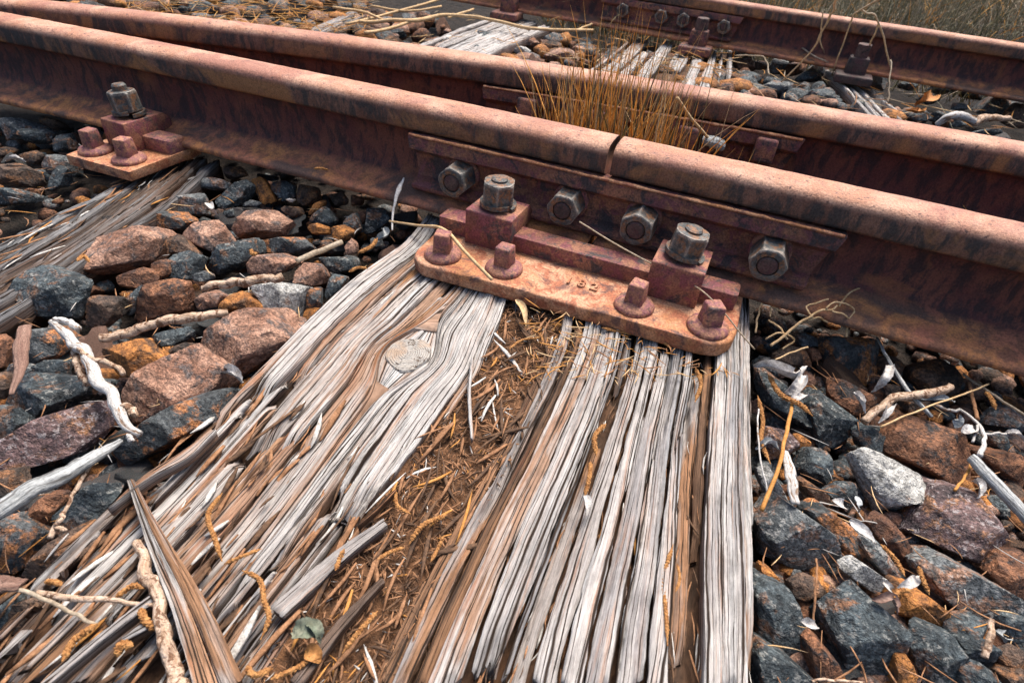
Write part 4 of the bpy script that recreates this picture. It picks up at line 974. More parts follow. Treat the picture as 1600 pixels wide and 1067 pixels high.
frame(1050, 697, A_, -.03, [
 ('teal', 'rounded dark stone left of the pale grey wedge', [580,110,640,20,700,10,725,80,720,140,660,185,590,160]),
 ('light', 'large pale grey wedge-shaped stone in the right ballast', [770,10,800,-10,860,0,960,50,1060,110,1095,170,1090,250,1030,295,960,305,880,270,840,180]),
 ('teal', 'dark greenish stone in the gap under the pale grey wedge', [690,210,750,160,820,170,830,240,790,290,720,250]),
 ('slate', 'large flat grey stone with pinkish patches against the right edge of the sleeper', [395,330,440,280,520,255,590,270,620,310,690,380,740,520,690,580,600,550,480,510,405,480]),
 ('mixed', 'dark sloping stone with orange blotches right of the flat grey one', [605,290,660,265,720,290,830,400,880,500,860,545,760,490,700,400]),
 ('slate', 'long narrow grey stone below the leaning rust stone', [850,430,900,400,960,470,1045,590,1020,620,960,590,880,490]),
 ('light', 'small pale oblong stone with a rounded end', [750,520,800,490,870,530,950,590,955,630,920,660,850,620,770,570]),
 ('rust', 'leaning rust stone with a thin edge below the pale grey wedge', [860,330,960,310,1030,400,1100,550,1080,590,1000,500,900,390]),
 ('purple', 'biggest mottled purple-grey boulder at the right', [1010,330,1080,230,1180,180,1290,200,1430,240,1500,300,1555,420,1540,460,1400,525,1250,480,1120,440,1020,390]),
 ('slate', 'long slate grey stone below the mottled boulder', [1095,520,1150,485,1230,500,1340,570,1480,650,1490,740,1440,770,1340,770,1200,690,1130,600]),
 ('rust', 'rusty rough stone at the right picture edge below the mottled boulder', [1420,560,1470,490,1560,465,1600,480,1600,720,1500,680,1430,600]),
 ('teal', 'tall black stone against the lower right edge of the sleeper', [385,660,430,630,530,650,570,730,620,900,600,1000,500,940,390,890]),
 ('teal', 'big flat-topped dark mottled stone near the bottom right', [650,690,720,660,820,620,900,690,1000,790,1010,960,980,1035,850,1040,770,1020,720,880]),
 ('teal', 'blue-green rough stone at the bottom right of the flat-topped one', [1055,830,1110,800,1240,840,1280,900,1310,960,1280,1080,1130,1080,1090,920]),
 ('orange', 'orange stone with a catkin along its edge', [1000,700,1060,650,1140,670,1225,745,1190,810,1080,800,1010,760]),
 ('brown', 'dark stone under the flat grey one with pinkish patches', [515,600,580,580,650,600,685,660,620,710,540,690]),
 ('rust', 'rust-brown stone between the tall black and the flat-topped stone', [610,880,660,870,740,980,760,1040,640,1050]),
 ('teal', 'dark stone in the bottom corner between sleeper and ballast', [385,960,430,915,520,960,640,1060,620,1100,385,1100]),
 ('teal', 'black stone in the shade under the long slate grey one', [1210,760,1320,770,1420,790,1410,860,1260,860]),
 ('teal', 'dark stone left of the short upright twig stub', [1290,870,1380,855,1450,900,1440,960,1320,960]),
 ('teal', 'rounded black stone at the bottom edge right of the blue-green one', [1300,980,1370,960,1430,1010,1480,1090,1290,1090]),
 ('brown', 'dark stone right of the short upright twig stub', [1440,910,1540,900,1600,940,1600,1000,1500,1030]),
 ('orange', 'ochre brown stone in the gap left of the blue-green one', [1010,930,1060,940,1100,1040,1080,1090,1000,1080]),
 ('teal', 'dark stone at the right picture edge behind the short twig stub', [1490,760,1580,770,1600,850,1520,890,1480,820]),
 ('orange', 'orange chip of stone at the sleeper edge above the tall black stone', [410,540,450,560,490,610,480,635,400,600]),
 ('brown', 'small brown stone above the dark sloping stone with orange blotches', [560,150,620,160,710,230,700,270,640,250]),
 ('light', 'pale speckled stone at the sleeper edge behind the white chip', [385,90,440,85,500,180,515,255,440,270,400,200]),
 ('brown', 'dark stone in the bottom right picture corner', [1500,1040,1600,1010,1600,1100,1520,1100]),
])
frame(620, 0, .35, .0, [
 ('teal', 'blue-grey stone lying on the whitish far sleeper', [340,200,370,140,440,150,470,190,420,225]),
 ('pink', 'pink stone right of the whitish far sleeper', [500,190,560,165,640,175,610,210,520,215]),
 ('light', 'pale flat stone behind the second rail near the whitish sleeper', [510,225,570,205,600,215,590,245,530,240]),
 ('slate', 'grey stone in the middle of the far ballast', [640,180,700,150,760,160,770,200,680,210]),
 ('teal', 'dark stone left of the broken bleached sleeper', [790,175,850,165,880,200,830,210]),
 ('pink', 'flat brownish stone behind the second rail in the far ballast', [650,250,720,215,800,240,820,275,720,275]),
 ('pink', 'pink stone left of the broken bleached sleeper', [780,210,830,205,850,235,800,245]),
 ('rust', 'reddish upright stone beside the whitish far sleeper', [460,150,500,150,510,190,475,200]),
 ('teal', 'dark stone below the far rail right of the whitish sleeper', [520,110,570,115,600,160,550,165]),
 ('teal', 'bluish stone below the far rail in the middle', [620,120,680,120,700,150,640,165]),
 ('brown', 'dark stone on the broken bleached sleeper', [1155,300,1210,290,1240,320,1230,345,1170,340]),
 ('teal', 'bluish stone right of the broken bleached sleeper near the far rail', [1490,220,1560,220,1600,260,1500,260]),
 ('rust', 'reddish stone right of the broken bleached sleeper', [1500,270,1580,260,1600,310,1520,310]),
 ('teal', 'dark stone right of the broken bleached sleeper behind the second rail', [1510,330,1600,330,1600,370,1520,390]),
 ('slate', 'grey stone in the far ballast left of the whitish sleeper', [20,60,80,70,110,110,40,120]),
])
frame(1150, 0, .28125, .0, [
 ('teal', 'flat dark stone below the long arching stem root', [0,400,60,395,150,430,110,465,20,455]),
 ('slate', 'upright grey stone at the foot of the arching stems', [185,370,220,320,280,350,270,400,200,420]),
 ('slate', 'small grey peaked stone close to the far rail', [275,330,310,305,345,345,300,360]),
 ('rust', 'rusty stone behind the arching stems', [240,400,330,340,400,350,370,400,270,425]),
 ('slate', 'grey pyramid stone left of the crumbling white strips', [400,380,470,335,510,350,500,430,430,400]),
 ('teal', 'dark flat stone below the grey pyramid stone', [340,430,400,390,490,430,440,450,360,445]),
 ('slate', 'grey stone close behind the second rail right of the grass', [110,490,190,445,300,470,310,520,200,530]),
 ('teal', 'small dark stone left of the crumbling white strips', [320,490,400,450,420,480,370,510]),
 ('teal', 'dark stone behind the second rail left of the crumbling white strips', [350,550,420,500,540,510,545,560,430,575]),
 ('rust', 'brown stone sitting on the crumbling white strips', [610,440,670,400,720,405,735,480,680,510,630,480]),
 ('slate', 'grey upright stone between the crumbling white strips', [740,410,800,390,840,460,810,520,760,480]),
 ('teal', 'dark stone right of the crumbling white strips', [920,460,980,430,1010,480,960,510]),
 ('teal', 'broad dark stone under the far rail on the right', [1060,490,1150,455,1240,460,1260,500,1150,515]),
 ('teal', 'sharp upright bluish stone on the far ballast at right', [1250,510,1330,475,1370,465,1370,555,1300,545]),
 ('slate', 'large blue-grey stone on the far ballast near the right edge', [1360,620,1420,530,1550,505,1560,570,1480,650,1390,650]),
 ('brown', 'brown stone at the right picture edge behind the second rail', [1500,650,1560,570,1600,580,1600,720,1510,710]),
 ('teal', 'small bluish stone by the orange leaf litter', [960,650,1000,625,1060,630,1090,670,1000,680]),
 ('teal', 'dark stone left of the white curved stick', [1060,640,1150,610,1200,640,1100,680]),
 ('slate', 'small grey stone above the white curved stick', [1200,570,1290,580,1290,610,1210,610]),
 ('teal', 'dark stone under the white curved stick', [1180,690,1290,650,1320,690,1230,705]),
 ('brown', 'small dark stone right of the reddish one in the far ballast', [90,340,175,340,180,380,110,385]),
 ('teal', 'small dark stone on the white crumbling strips', [700,560,760,540,780,580,720,590]),
 ('teal', 'flat dark stone below the brown twig at far right', [1320,720,1450,710,1490,740,1400,760]),
 ('teal', 'small dark stone right of the orange leaf litter', [1020,540,1100,520,1140,560,1060,580]),
])
frame(220, 0, .3125, .0, [
 ('teal', 'dark rough stone behind the second rail at the top left', [240,20,330,0,410,50,340,80,260,70]),
 ('teal', 'dark stone beside the narrow splintered far sleeper', [1000,130,1050,95,1095,130,1080,160,1010,160]),
 ('slate', 'grey stone between the two upper left far sleepers', [1160,90,1250,80,1260,120,1180,130]),
 ('teal', 'bluish stone just left of the whitish far sleeper', [1210,160,1290,140,1330,170,1260,190]),
 ('brown', 'brown stone in the top left corner behind the second rail', [20,20,90,10,120,50,40,60]),
 ('slate', 'small grey stone near the top edge among dry twigs', [1060,20,1120,15,1130,45,1070,50]),
 ('slate', 'small grey stone above the whitish far sleeper', [1380,60,1440,55,1450,90,1390,95]),
])

# ------------------------------------------------------------------ filler stones between and below the drawn ones
def inside_sleeper(x, y):
    for G, us, m in ((GM, US, .012), (GL, UL, .012)):
        a = np.array([G(np.array([us[0]-m, us[0]-m]), np.array([0., 1.]))]); b = np.array([G(np.array([us[-1]+m]*2), np.array([0., 1.]))])
        P = [a[0][0], a[0][1], b[0][1], b[0][0]]; ok = True; s0 = None
        for i in range(4):
            p, q = P[i], P[(i+1) % 4]; cr = (q[0]-p[0])*(y-p[1])-(q[1]-p[1])*(x-p[0]); s = cr > 0
            if s0 is None: s0 = s
            elif s != s0: ok = False
        if ok: return True
    return False
FILL = {}
def filler_meshes():
    rs = np.random.RandomState(5); out = []
    for i in range(14):
        pl = []
        for k in range(11):
            d = rs.normal(size=3); d /= np.linalg.norm(d); pl.append((d, rs.uniform(.6, 1.0)*(1 if abs(d[2]) < .6 else .7)))
        V, F = rock_shape(pl, 4, 300+i, 1.0, 60, 1.2); out.append((V, F))
    return out
FM = filler_meshes(); FMESH = {}
def filler_stone(x, y, z, r, mk, label, rs, group):
    i = rs.randint(len(FM)); key = (i, mk)
    if key not in FMESH: FMESH[key] = mesh_of('stone', FM[i][0], FM[i][1], MATS[mk]); FMESH[key].set_sharp_from_angle(angle=.35)
    o = bpy.data.objects.new('stone', FMESH[key]); COL.objects.link(o)
    o.location = (x, y, z); o.scale = (r*rs.uniform(.8, 1.3), r*rs.uniform(.8, 1.3), r*rs.uniform(.6, .9)); o.rotation_euler = (rs.uniform(-.5, .5), rs.uniform(-.5, .5), rs.uniform(0, 6.28))
    tag(o, label, 'stone', group)
def zone_fill(n, box, zc, rmin, rmax, seed, words, group, mats, avoid=True):
    rs = np.random.RandomState(seed); cnt = 0; tries = 0; placed = []
    names = dict(teal='dark', slate='grey', rust='rusty brown', brown='brown', pink='pinkish', orange='orange', light='pale')
    while cnt < n and tries < n*40:
        tries += 1
        px, py = rs.uniform(box[0], box[2]), rs.uniform(box[1], box[3]); C = U(px, py, zc)
        if inside_sleeper(C[0], C[1]): continue
        if C[1] > float(Y3(C[0]))-.10: continue
        r = rs.uniform(rmin, rmax)
        if any((C[0]-q[0])**2+(C[1]-q[1])**2 < (.75*(r+q[2]))**2 for q in placed): continue
        if any((C[0]-S[2][0])**2+(C[1]-S[2][1])**2 < (.55*S[1]+.3*r)**2 for S in STONES): continue
        placed.append((C[0], C[1], r)); mk = rs.choice(mats)
        filler_stone(C[0], C[1], zc-r*.3, r, mk, 'small '+names[mk]+' stone '+words, rs, group); cnt += 1
    return cnt
zone_fill(44, (-60, 200, 640, 800), -.035, .012, .028, 11, 'in a gap between the bigger left ballast stones', 'small filler stones left', ['teal', 'slate', 'rust', 'brown', 'pink', 'teal'])
zone_fill(8, (-60, 700, 240, 960), -.035, .010, .022, 12, 'in a gap between the lower left corner stones', 'small filler stones lower left', ['teal', 'brown', 'rust'])
zone_fill(40, (1190, 520, 1660, 1100), -.050, .012, .028, 13, 'in a gap between the bigger right ballast stones', 'small filler stones right', ['teal', 'teal', 'slate', 'rust', 'brown'])
zone_fill(34, (560, 10, 1660, 210), -.015, .022, .042, 14, 'in the far ballast between second and farthest rail', 'small filler stones far', ['teal', 'slate', 'slate', 'rust', 'pink', 'teal'])
zone_fill(20, (150, -10, 600, 60), -.01, .022, .042, 15, 'in the far ballast at the top left', 'small filler stones top left', ['teal', 'brown', 'slate'])

# ------------------------------------------------------------------ fine gravel and litter under the stones (uncountable)
def gravel():
    rs = np.random.RandomState(8); D, F = icosphere(2); V = []; FF = []; MI = []; m = 0
    keys = ['teal', 'slate', 'rust', 'brown', 'orange', 'pink']
    GV = [D*(1+.6*(fbm(D*1.7+i*3.1, 1)-.5))[:, None] for i in range(40)]
    for i in range(4200):
        if i < 1300: px, py = rs.uniform(-80, 650), rs.uniform(190, 980)
        elif i < 2600: px, py = rs.uniform(1180, 1680), rs.uniform(480, 1120)
        else: px, py = rs.uniform(60, 1680), rs.uniform(-15, 220)
        C = U(px, py, -.06)
        if inside_sleeper(C[0], C[1]): continue
        if i >= 2600 and (C[1] > float(Y3(C[0]))-.09 or C[1] < .1): continue
        r = rs.uniform(.004, .015)*(2.5 if i >= 2600 else 1)
        z = -.066+(.045 if i >= 2600 else 0)+rs.uniform(0, .02)
        q = GV[rs.randint(40)]*r*np.array([rs.uniform(.7, 1.4), rs.uniform(.7, 1.4), .7])
        V.append(q+np.array([C[0], C[1], z])); FF.append(F+m); m += len(D); MI += [rs.randint(len(keys))]*len(F)
    o = part('gravel', np.concatenate(V), np.concatenate(FF), MATS[keys[0]], smooth=False)
    for k in keys[1:]: o.data.materials.append(MATS[k])
    o.data.polygons.foreach_set('material_index', MI); tag(o, 'fine gravel and grit between the ballast stones', 'gravel', kind='stuff')
gravel()

# ------------------------------------------------------------------ sticks, twigs, shards
def px_path(pts):
    """points (px, py, z) measured in the photograph -> places on the ground"""
    p = np.array(pts, float); return UA(p[:, :2], p[:, 2])
def stick(name, pts, w, mat, label, cat='stick', ns=10, rough=.18, flat=1.0, wob=.0008, n=None, seed=None, group=None, twigs=()):
    """w: width in photograph pixels (scalar or list along the stick)"""
    P = px_path(pts); d = np.linalg.norm(P.mean(0)-CAM); r = np.atleast_1d(np.array(w, float))*.86/2*d/FPX
    seed = seed if seed is not None else int(abs(pts[0][0]*7+pts[0][1]*13)) % 9973
    V, F = tube(P, r if len(r) > 1 else float(r[0]), ns, flat, seed, rough, n or max(16, 10*len(pts)), True, wob)
    def grained(o, P, r_, ns):
        m = (len(o.data.vertices)-2)//ns; C = smooth_path(P, m, None); L = np.r_[0, np.cumsum(np.linalg.norm(np.diff(C, axis=0), axis=1))]
        a = np.linspace(0, 1, ns, endpoint=False); w_ = np.abs(a-.5)*2*r_*3.14
        g = np.stack([np.tile(w_, m), np.repeat(L, ns), np.zeros(m*ns)], 1); add_attr(o, 'grain', np.r_[g, g[:1], g[-1:]], 'FLOAT_VECTOR'); return o
    rm = float(np.mean(r))
    if not twigs:
        o = grained(part(name, V, F, mat), P, rm, ns); tag(o, label, cat, group); return o
    root = thing(name, P[0], label, cat, group); grained(part('stem', V, F, mat, root), P, rm, ns)
    for tw in twigs:
        V, F = tube(px_path(tw[0]), tw[1]/2*d/FPX, 6, 1.0, seed+1, .1, 14, True, .001); grained(part('side_twig', V, F, tw[2] if len(tw) > 2 else mat, root), px_path(tw[0]), tw[1]/2*d/FPX, 6)
    return root
stick('branch', [(78, 503, .035), (112, 530, .034), (150, 590, .036), (180, 632, .034), (212, 680, .03)], [8, 15, 17, 16, 18, 15, 16, 9], BLEACH, 'bleached broken branch with peeling bark lying across the left stones', 'branch', 16, .16, 1, .004, 110,
      twigs=[([(118, 540, .036), (145, 560, .04), (180, 572, .03), (192, 585, .03)], 7, BARK), ([(85, 500, .037), (105, 502, .04), (122, 515, .038)], 9, BLEACH), ([(190, 632, .04), (205, 640, .035), (208, 650, .034)], 10, BARK), ([(115, 545, .03), (120, 570, .025), (135, 600, .025)], 9, BARK), ([(200, 680, .03), (206, 690, .03)], 6, BLEACH)])
stick('stick', [(163, 528, .03), (205, 517, .034), (250, 503, .036), (300, 492, .038), (352, 488, .032)], [13, 15, 13, 16, 14, 11], BARK, 'long bark-covered stick lying on the orange stones', 'stick', 14, .22, 1, .003, 110)
stick('stick', [(312, 449, .03), (370, 442, .034), (442, 432, .034)], [9, 14, 15, 13, 14], BARK, 'short thick bark stick below the flat pale pink stone', 'stick', 14, .22, 1, .003, 90)
stick('stick', [(462, 408, .03), (535, 378, .032)], [9, 10, 9, 9], STRAW, 'pale straight stick near the top of the big sleeper', 'stick', 10, .08)
stick('bark_strip', [(38, 510, .035), (34, 545, .036), (30, 580, .036), (18, 617, .03)], [18, 20, 17, 6], REDBARK, 'flat reddish bark strip standing by the left picture edge', 'bark', 10, .12, .35)
stick('stick', [(-20, 806, .035), (60, 760, .036), (120, 730, .034), (188, 688, .028)], [26, 28, 26, 20, 10], GREYST, 'thick grey round stick at the left picture edge', 'stick', 16, .14, .8, .001, 60)
stick('twig', [(78, 840, .02), (110, 780, .024), (148, 712, .03)], [8, 5, 6, 8], BARK, 'frayed pinkish twig leaning on the stones at lower left', 'twig', 8, .25, twigs=[([(100, 800, .024), (93, 815, .026), (85, 820, .024)], 5), ([(90, 822, .022), (100, 830, .022)], 6)])
stick('stick', [(212, 852, .012), (238, 915, .014), (262, 985, .014), (285, 1085, .014)], [14, 19, 17, 21, 20], BARK, 'bark-covered stick with a white broken end beside the long wood shard', 'stick', 16, .20, 1, .003, 130)
stick('twig', [(57, 926, .022), (110, 934, .02), (170, 938, .016), (242, 945, .012)], [8, 9, 7, 6], BARK, 'jointed pinkish twig lying across the lower left corner', 'twig', 10, .15)
stick('twig', [(24, 918, .024), (90, 945, .02), (148, 976, .012)], [6, 5.5, 5], STRAW, 'thin pale straight twig pointing to the lower left splinters', 'twig', 8, .08)
stick('wood_chip', [(-15, 912, .024), (20, 912, .026), (34, 913, .026)], [24, 22, 16], REDBARK, 'snapped flat piece of wood at the left picture edge', 'wood chip', 8, .15, .4)
stick('twig', [(608, 346, .012), (650, 352, .020), (700, 364, .052), (728, 395, .046), (752, 420, .036), (769, 437, .028)], [4.5, 5, 6, 6.5, 5.5, 6], TAN, 'bent cream twig lying over the screw of the long plate', 'twig', 8, .15, 1, .0004, 60)
stick('stalk', [(613, 360, .006), (614, 335, .02), (619, 308, .04), (631, 278, .058)], [3, 4, 5, 10, 3], DRYLEAF, 'white curled stalk standing by the rail foot left of the long plate', 'stalk', 6, .1, .4)
stick('straw', [(905, 347, .085), (960, 381, .075), (1018, 412, .066), (1060, 436, .03), (1105, 462, .06), (1140, 500, .036), (1180, 546, .012)], 2.6, STRAW, 'long thin pale straw across the joint plate and sleeper corner', 'straw', 6, .1, 1, .001, 70)
# right hand ballast
stick('root_twig', [(1205, 540, .0), (1245, 510, .022), (1278, 488, .04), (1310, 478, .046)], [5, 5, 4, 3], TAN, 'branching thin root twig in front of the right rail foot', 'twig', 6, .15, 1, .002, 30,
      twigs=[([(1310, 478, .046), (1330, 456, .05), (1365, 451, .048), (1408, 466, .046)], 2.6), ([(1290, 482, .045), (1300, 473, .05), (1320, 475, .048), (1335, 488, .036), (1326, 498, .032)], 2.6), ([(1300, 486, .045), (1322, 494, .036), (1325, 510, .02), (1322, 526, .012)], 2.6), ([(1262, 500, .03), (1280, 497, .03), (1292, 503, .024)], 2.6), ([(1270, 497, .034), (1260, 480, .04), (1275, 474, .044), (1294, 467, .05)], 2.4),
             ([(1180, 520, .0), (1186, 485, .02), (1190, 474, .03)], 3), ([(1200, 500, .01), (1215, 510, .012), (1230, 530, .006)], 3), ([(1195, 530, .0), (1215, 520, .01), (1240, 533, .0), (1222, 545, -.005)], 2.8), ([(1203, 495, .012), (1206, 480, .02), (1222, 487, .02)], 2.4), ([(1210, 562, .0), (1240, 550, .005), (1262, 542, .01)], 2.6)])
stick('stick', [(1348, 660, .0), (1372, 640, .008), (1396, 622, .014), (1440, 617, .016), (1487, 604, .016)], [11, 13, 12, 13, 11], BARK, 'broken brown bark stick bent in the middle in the right ballast', 'stick', 10, .25, 1, .0012, 40)
stick('stick', [(1516, 714, .012), (1560, 760, .008), (1612, 815, .002)], [15, 18, 18, 18], GREYST, 'smooth grey stick running off the right picture edge', 'stick', 14, .07, .9)
stick('twig', [(1240, 622, -.002), (1228, 680, .004), (1213, 740, .008), (1190, 796, .0)], [6, 7, 6, 7], CHIPS[3], 'long orange stalk leaning beside the right edge of the big sleeper', 'stalk', 8, .12)
stick('wood_chip', [(1228, 705, .004), (1236, 745, .006), (1243, 788, .0)], [10, 19, 18, 14], BLEACH, 'white flat wood chip standing by the right edge of the big sleeper', 'wood chip', 8, .14, .45)
stick('twig', [(1370, 528, .0), (1400, 580, .01), (1425, 618, .01), (1456, 652, .0)], [4, 5, 6, 6], GREYST, 'thin grey twig crossing behind the broken bark stick', 'twig', 7, .12)
stick('straw', [(1376, 666, .006), (1440, 640, .014), (1500, 618, .012), (1545, 600, .004)], 3, TAN, 'fine tan straw above the big angular rust stone', 'straw', 6, .1)
stick('twig', [(1500, 640, -.005), (1530, 665, .0), (1537, 680, .002), (1530, 712, .004)], [4, 5, 6, 7], BLEACH, 'forked pale twig at the right above the grey stick', 'twig', 7, .12, twigs=[([(1537, 678, .002), (1560, 677, .004), (1575, 680, .0)], 3), ([(1528, 665, .0), (1520, 690, .0)], 3), ([(1500, 640, -.005), (1478, 640, .0), (1462, 632, .004)], 4)])
stick('twig', [(1514, 598, -.01), (1520, 625, -.004), (1528, 655, .0)], 5, CHIPS[0], 'thin upright brown twig in the shade under the right rail', 'twig', 6, .12)
stick('straw', [(1505, 585, -.01), (1545, 612, .0), (1610, 655, .0)], 3.5, STRAW, 'thin pale straw running off the right edge under the rail', 'straw', 6, .1)
stick('twig', [(1517, 725, .0), (1508, 745, .0), (1492, 766, .0)], 4, CHIPS[3], 'small orange twig below the tip of the grey stick', 'twig', 6, .1)
stick('twig_stub', [(1550, 968, .008), (1545, 1000, .006), (1539, 1026, .0)], [7, 9, 9], BARK, 'short upright bark twig stub near the bottom right corner', 'twig', 8, .2)
stick('straw', [(1277, 873, .002), (1274, 920, .004), (1272, 972, -.006)], 3.5, CHIPS[0], 'thin upright brown straw in front of the flat grey stone', 'straw', 6, .1)
stick('twig', [(1270, 1063, .0), (1310, 1062, .002), (1350, 1066, .0)], 4, BARK, 'thin twig at the bottom picture edge below the flat-topped stone', 'twig', 6, .1)
stick('straw', [(1185, 640, .01), (1186, 700, .01), (1194, 745, .008), (1200, 775, .0)], 3, BLEACH, 'thin white straw hugging the right edge of the big sleeper', 'straw', 6, .1)
# far ballast
stick('branch', [(560, 33, .05), (640, 34, .05), (700, 27, .05), (770, 31, .05), (830, 44, .045), (925, 50, .04)], [5, 6, 5, 5, 4], TAN, 'long thin crooked branch along the far rail above the whitish sleeper', 'branch', 7, .2, 1, .006, 50, twigs=[([(600, 32, .05), (570, 20, .06), (520, 12, .07)], 3.5), ([(640, 34, .05), (610, 45, .04), (570, 52, .04)], 4), ([(540, 38, .04), (600, 24, .05), (660, 8, .07), (700, -6, .08)], 3.5), ([(700, 28, .05), (740, 15, .06)], 3), ([(690, 10, .07), (640, 18, .06), (580, 10, .06)], 3), ([(900, 48, .04), (925, 38, .05)], 3)])
stick('stick', [(1464, 195, .02), (1480, 184, .04), (1500, 181, .045), (1522, 190, .035)], [8, 10, 11, 10], BLEACH, 'white curved stick behind the second rail at right', 'stick', 10, .12)
stick('stick', [(1522, 192, .03), (1545, 184, .035), (1575, 187, .03)], [7, 11, 9, 7], BARK, 'gnarled brown twig joined to the white curved stick', 'twig', 8, .3, 1, .003)
stick('branch', [(1500, 128, .04), (1545, 118, .06), (1570, 126, .06), (1612, 142, .03)], [3, 5, 7, 7], TAN, 'brown branch reaching in from the right edge before the far rail', 'branch', 8, .2, 1, .003)
stick('twig', [(1058, 153, .185), (1080, 185, .15), (1106, 216, .105), (1135, 246, .06)], [4.5, 5, 5, 5], TAN, 'pale snapped twig standing in the dry grass tuft', 'twig', 7, .15)
stick('log_stub', [(1098, 218, .10), (1113, 222, .10), (1128, 228, .095)], [16, 24, 22], GREYST, 'short grey cut stub between the two rails right of the grass', 'stub', 12, .2, .8)
for i, (pts, w, lab) in enumerate([
    ([(1220, 128, .02), (1262, 85, .12), (1290, 40, .22), (1310, -10, .33)], 4, 'longest pale arching stem rising to the top edge in the far ballast'),
    ([(1300, 118, .02), (1320, 60, .14), (1345, 15, .26), (1375, 0, .30)], 3.2, 'pale arching stem in front of the farthest rail, bending right'),
    ([(1342, 112, .02), (1360, 70, .12), (1372, 36, .20)], 3, 'short pale stem slanting up to the bent stalk tip'),
    ([(1395, 125, .02), (1385, 80, .12), (1374, 36, .20), (1345, 15, .25)], 3.2, 'pale bent stalk dropping from its tip toward the crumbling strips'),
    ([(1296, 98, .03), (1283, 70, .10), (1284, 20, .2)], 2.6, 'thin upright stem left of the dark far clip'),
    ([(1388, 160, .02), (1390, 120, .07), (1392, 95, .1)], 2.6, 'thin pale stalk over the crumbling white strips'),
    ([(1205, 70, .06), (1240, 72, .07), (1280, 92, .06), (1325, 115, .02)], 3, 'thin brown stem trailing down to the crumbling white strips'),
    ([(1380, 118, .04), (1440, 117, .05), (1490, 128, .03)], 2.6, 'thin low stem bowing under the far rail at right'),
    ([(1150, 88, .04), (1190, 88, .05), (1202, 118, .02)], 2.8, 'thin curved root right of the broken bleached sleeper')]):
    stick('stalk', pts, w*.7, STRAW, lab, 'stalk', 6, .1, 1, .002, 30)

def wood_shard(line, wpx, label, tones, seed, z=.018, name='wood_shard', depth=.012):
    """a loose split piece of wood: flat bar with torn grain"""
    P = px_path([(x, y, z) for x, y in line]); d = np.linalg.norm(P.mean(0)-CAM); w = np.array(wpx)*d/FPX
    Q = resample(P[:, :2], 40); T = np.gradient(Q, axis=0); T /= np.linalg.norm(T, axis=1)[:, None]; Nn = np.c_[T[:, 1], -T[:, 0]]
    ww = np.interp(np.linspace(0, 1, 40), np.linspace(0, 1, len(w)), w)[:, None]
    G = Grain([Q-Nn*ww/2, Q+Nn*ww/2], [0, float(w.max())])
    root = thing(name, np.r_[Q[20], z], label, 'wood shard')
    n = max(1, int(round(w.max()/.014))); e = np.linspace(0, w.max(), n+1); rs = np.random.RandomState(seed)
    for i in range(n):
        ridge(G, e[i]+.0002, e[i+1]-.0002, .0, 1, z+.003*math.sin(math.pi*(i+.5)/n)+rs.uniform(-.001, .001), root, seed+i, tones[i % len(tones)][0], tones[i % len(tones)][1], name='wood_strip', depth=depth, ragged=.0015, round_=.001, fray=.02)
wood_shard([(203, 748), (240, 835), (290, 935), (350, 1090)], [7, 22, 36, 48], 'long pointed wood shard lying across the lower left of the sleeper', [(BRN, SILVER), (SILVER, ORG), (BRN, GREY), (DKB, BRN)], 801, .016)
wood_shard([(335, 672), (285, 715), (238, 742), (168, 797)], [12, 20, 15, 5], 'pale split slat sticking out of the left sleeper edge above the dark stone', [(SILVER, BRN)], 821, .014)
wood_shard([(285, 905), (180, 985), (60, 1085)], [10, 12, 10], 'grey splinter bar in the bottom left corner', [(GREY, DKB)], 831, .010)
wood_shard([(260, 960), (215, 985), (190, 1000)], [5, 12, 6], 'small blue-grey flat splinter beside the bark-covered stick', [(COOL, GREY)], 841, .012)
wood_shard([(604, 816), (540, 862), (430, 960)], [14, 24, 28], 'short grey slab of sleeper wood beside the dirt-filled hollow', [(SILVER, GREY)], 851, .002)
wood_shard([(600, 905), (540, 970), (460, 1075)], [8, 16, 18], 'thin dark grey splinter at the lower end of the dirt-filled hollow', [(GREY, DKB)], 861, .003)
wood_shard([(738, 560), (733, 620), (738, 690)], [4, 7, 5], 'small upright pale splinter at the top of the dirt-filled hollow', [(SILVER, BRN)], 871, .004)
wood_shard([(617, 765), (585, 797), (558, 822)], [8, 9, 4], 'short brown splinter at the left rim of the dirt-filled hollow', [(BRN, DKB)], 881, .006)

# ------------------------------------------------------------------ catkins
def catkin(pts, w, label, z=.008, seed=0):
    P = px_path([(x, y, z+.002*((i*37+seed) % 3-1)) for i, (x, y) in enumerate(pts)]); d = np.linalg.norm(P.mean(0)-CAM); r = w*(.62+.22*((seed*53) % 7)/6)/2*d/FPX
    L = np.linalg.norm(np.diff(P, axis=0), axis=1).sum(); n = int(max(24, L/.0009)); C = smooth_path(P, n)
    T = np.gradient(C, axis=0); T /= np.linalg.norm(T, axis=1)[:, None]; X = np.cross(T, (0, 0, 1.)); X /= np.linalg.norm(X, axis=1)[:, None]; Y = np.cross(X, T)
    ns = 12; a = np.linspace(0, 2*np.pi, ns, endpoint=False); rs = np.random.RandomState(seed)
    t = np.linspace(0, 1, n); env = np.clip(np.minimum(t/.10, (1-t)/.14), .22, 1)
    tw = np.arange(n)*.9
    R = r*env[:, None]*(.72+.55*np.abs(np.sin(2.5*a[None, :]+tw[:, None]))*(.6+.4*np.sin(np.arange(n)*2.1))[:, None]+rs.uniform(-.18, .18, (n, ns)))
    V = C[:, None]+R[..., None]*(np.cos(a)[None, :, None]*X[:, None]+np.sin(a)[None, :, None]*Y[:, None])
    o = part('catkin', V.reshape(-1, 3), grid_faces(ns, n, True).tolist()+[list(range(ns))[::-1], list(range((n-1)*ns, n*ns))], CATKIN, smooth=False)
    tag(o, label, 'catkin', 'fallen catkins')
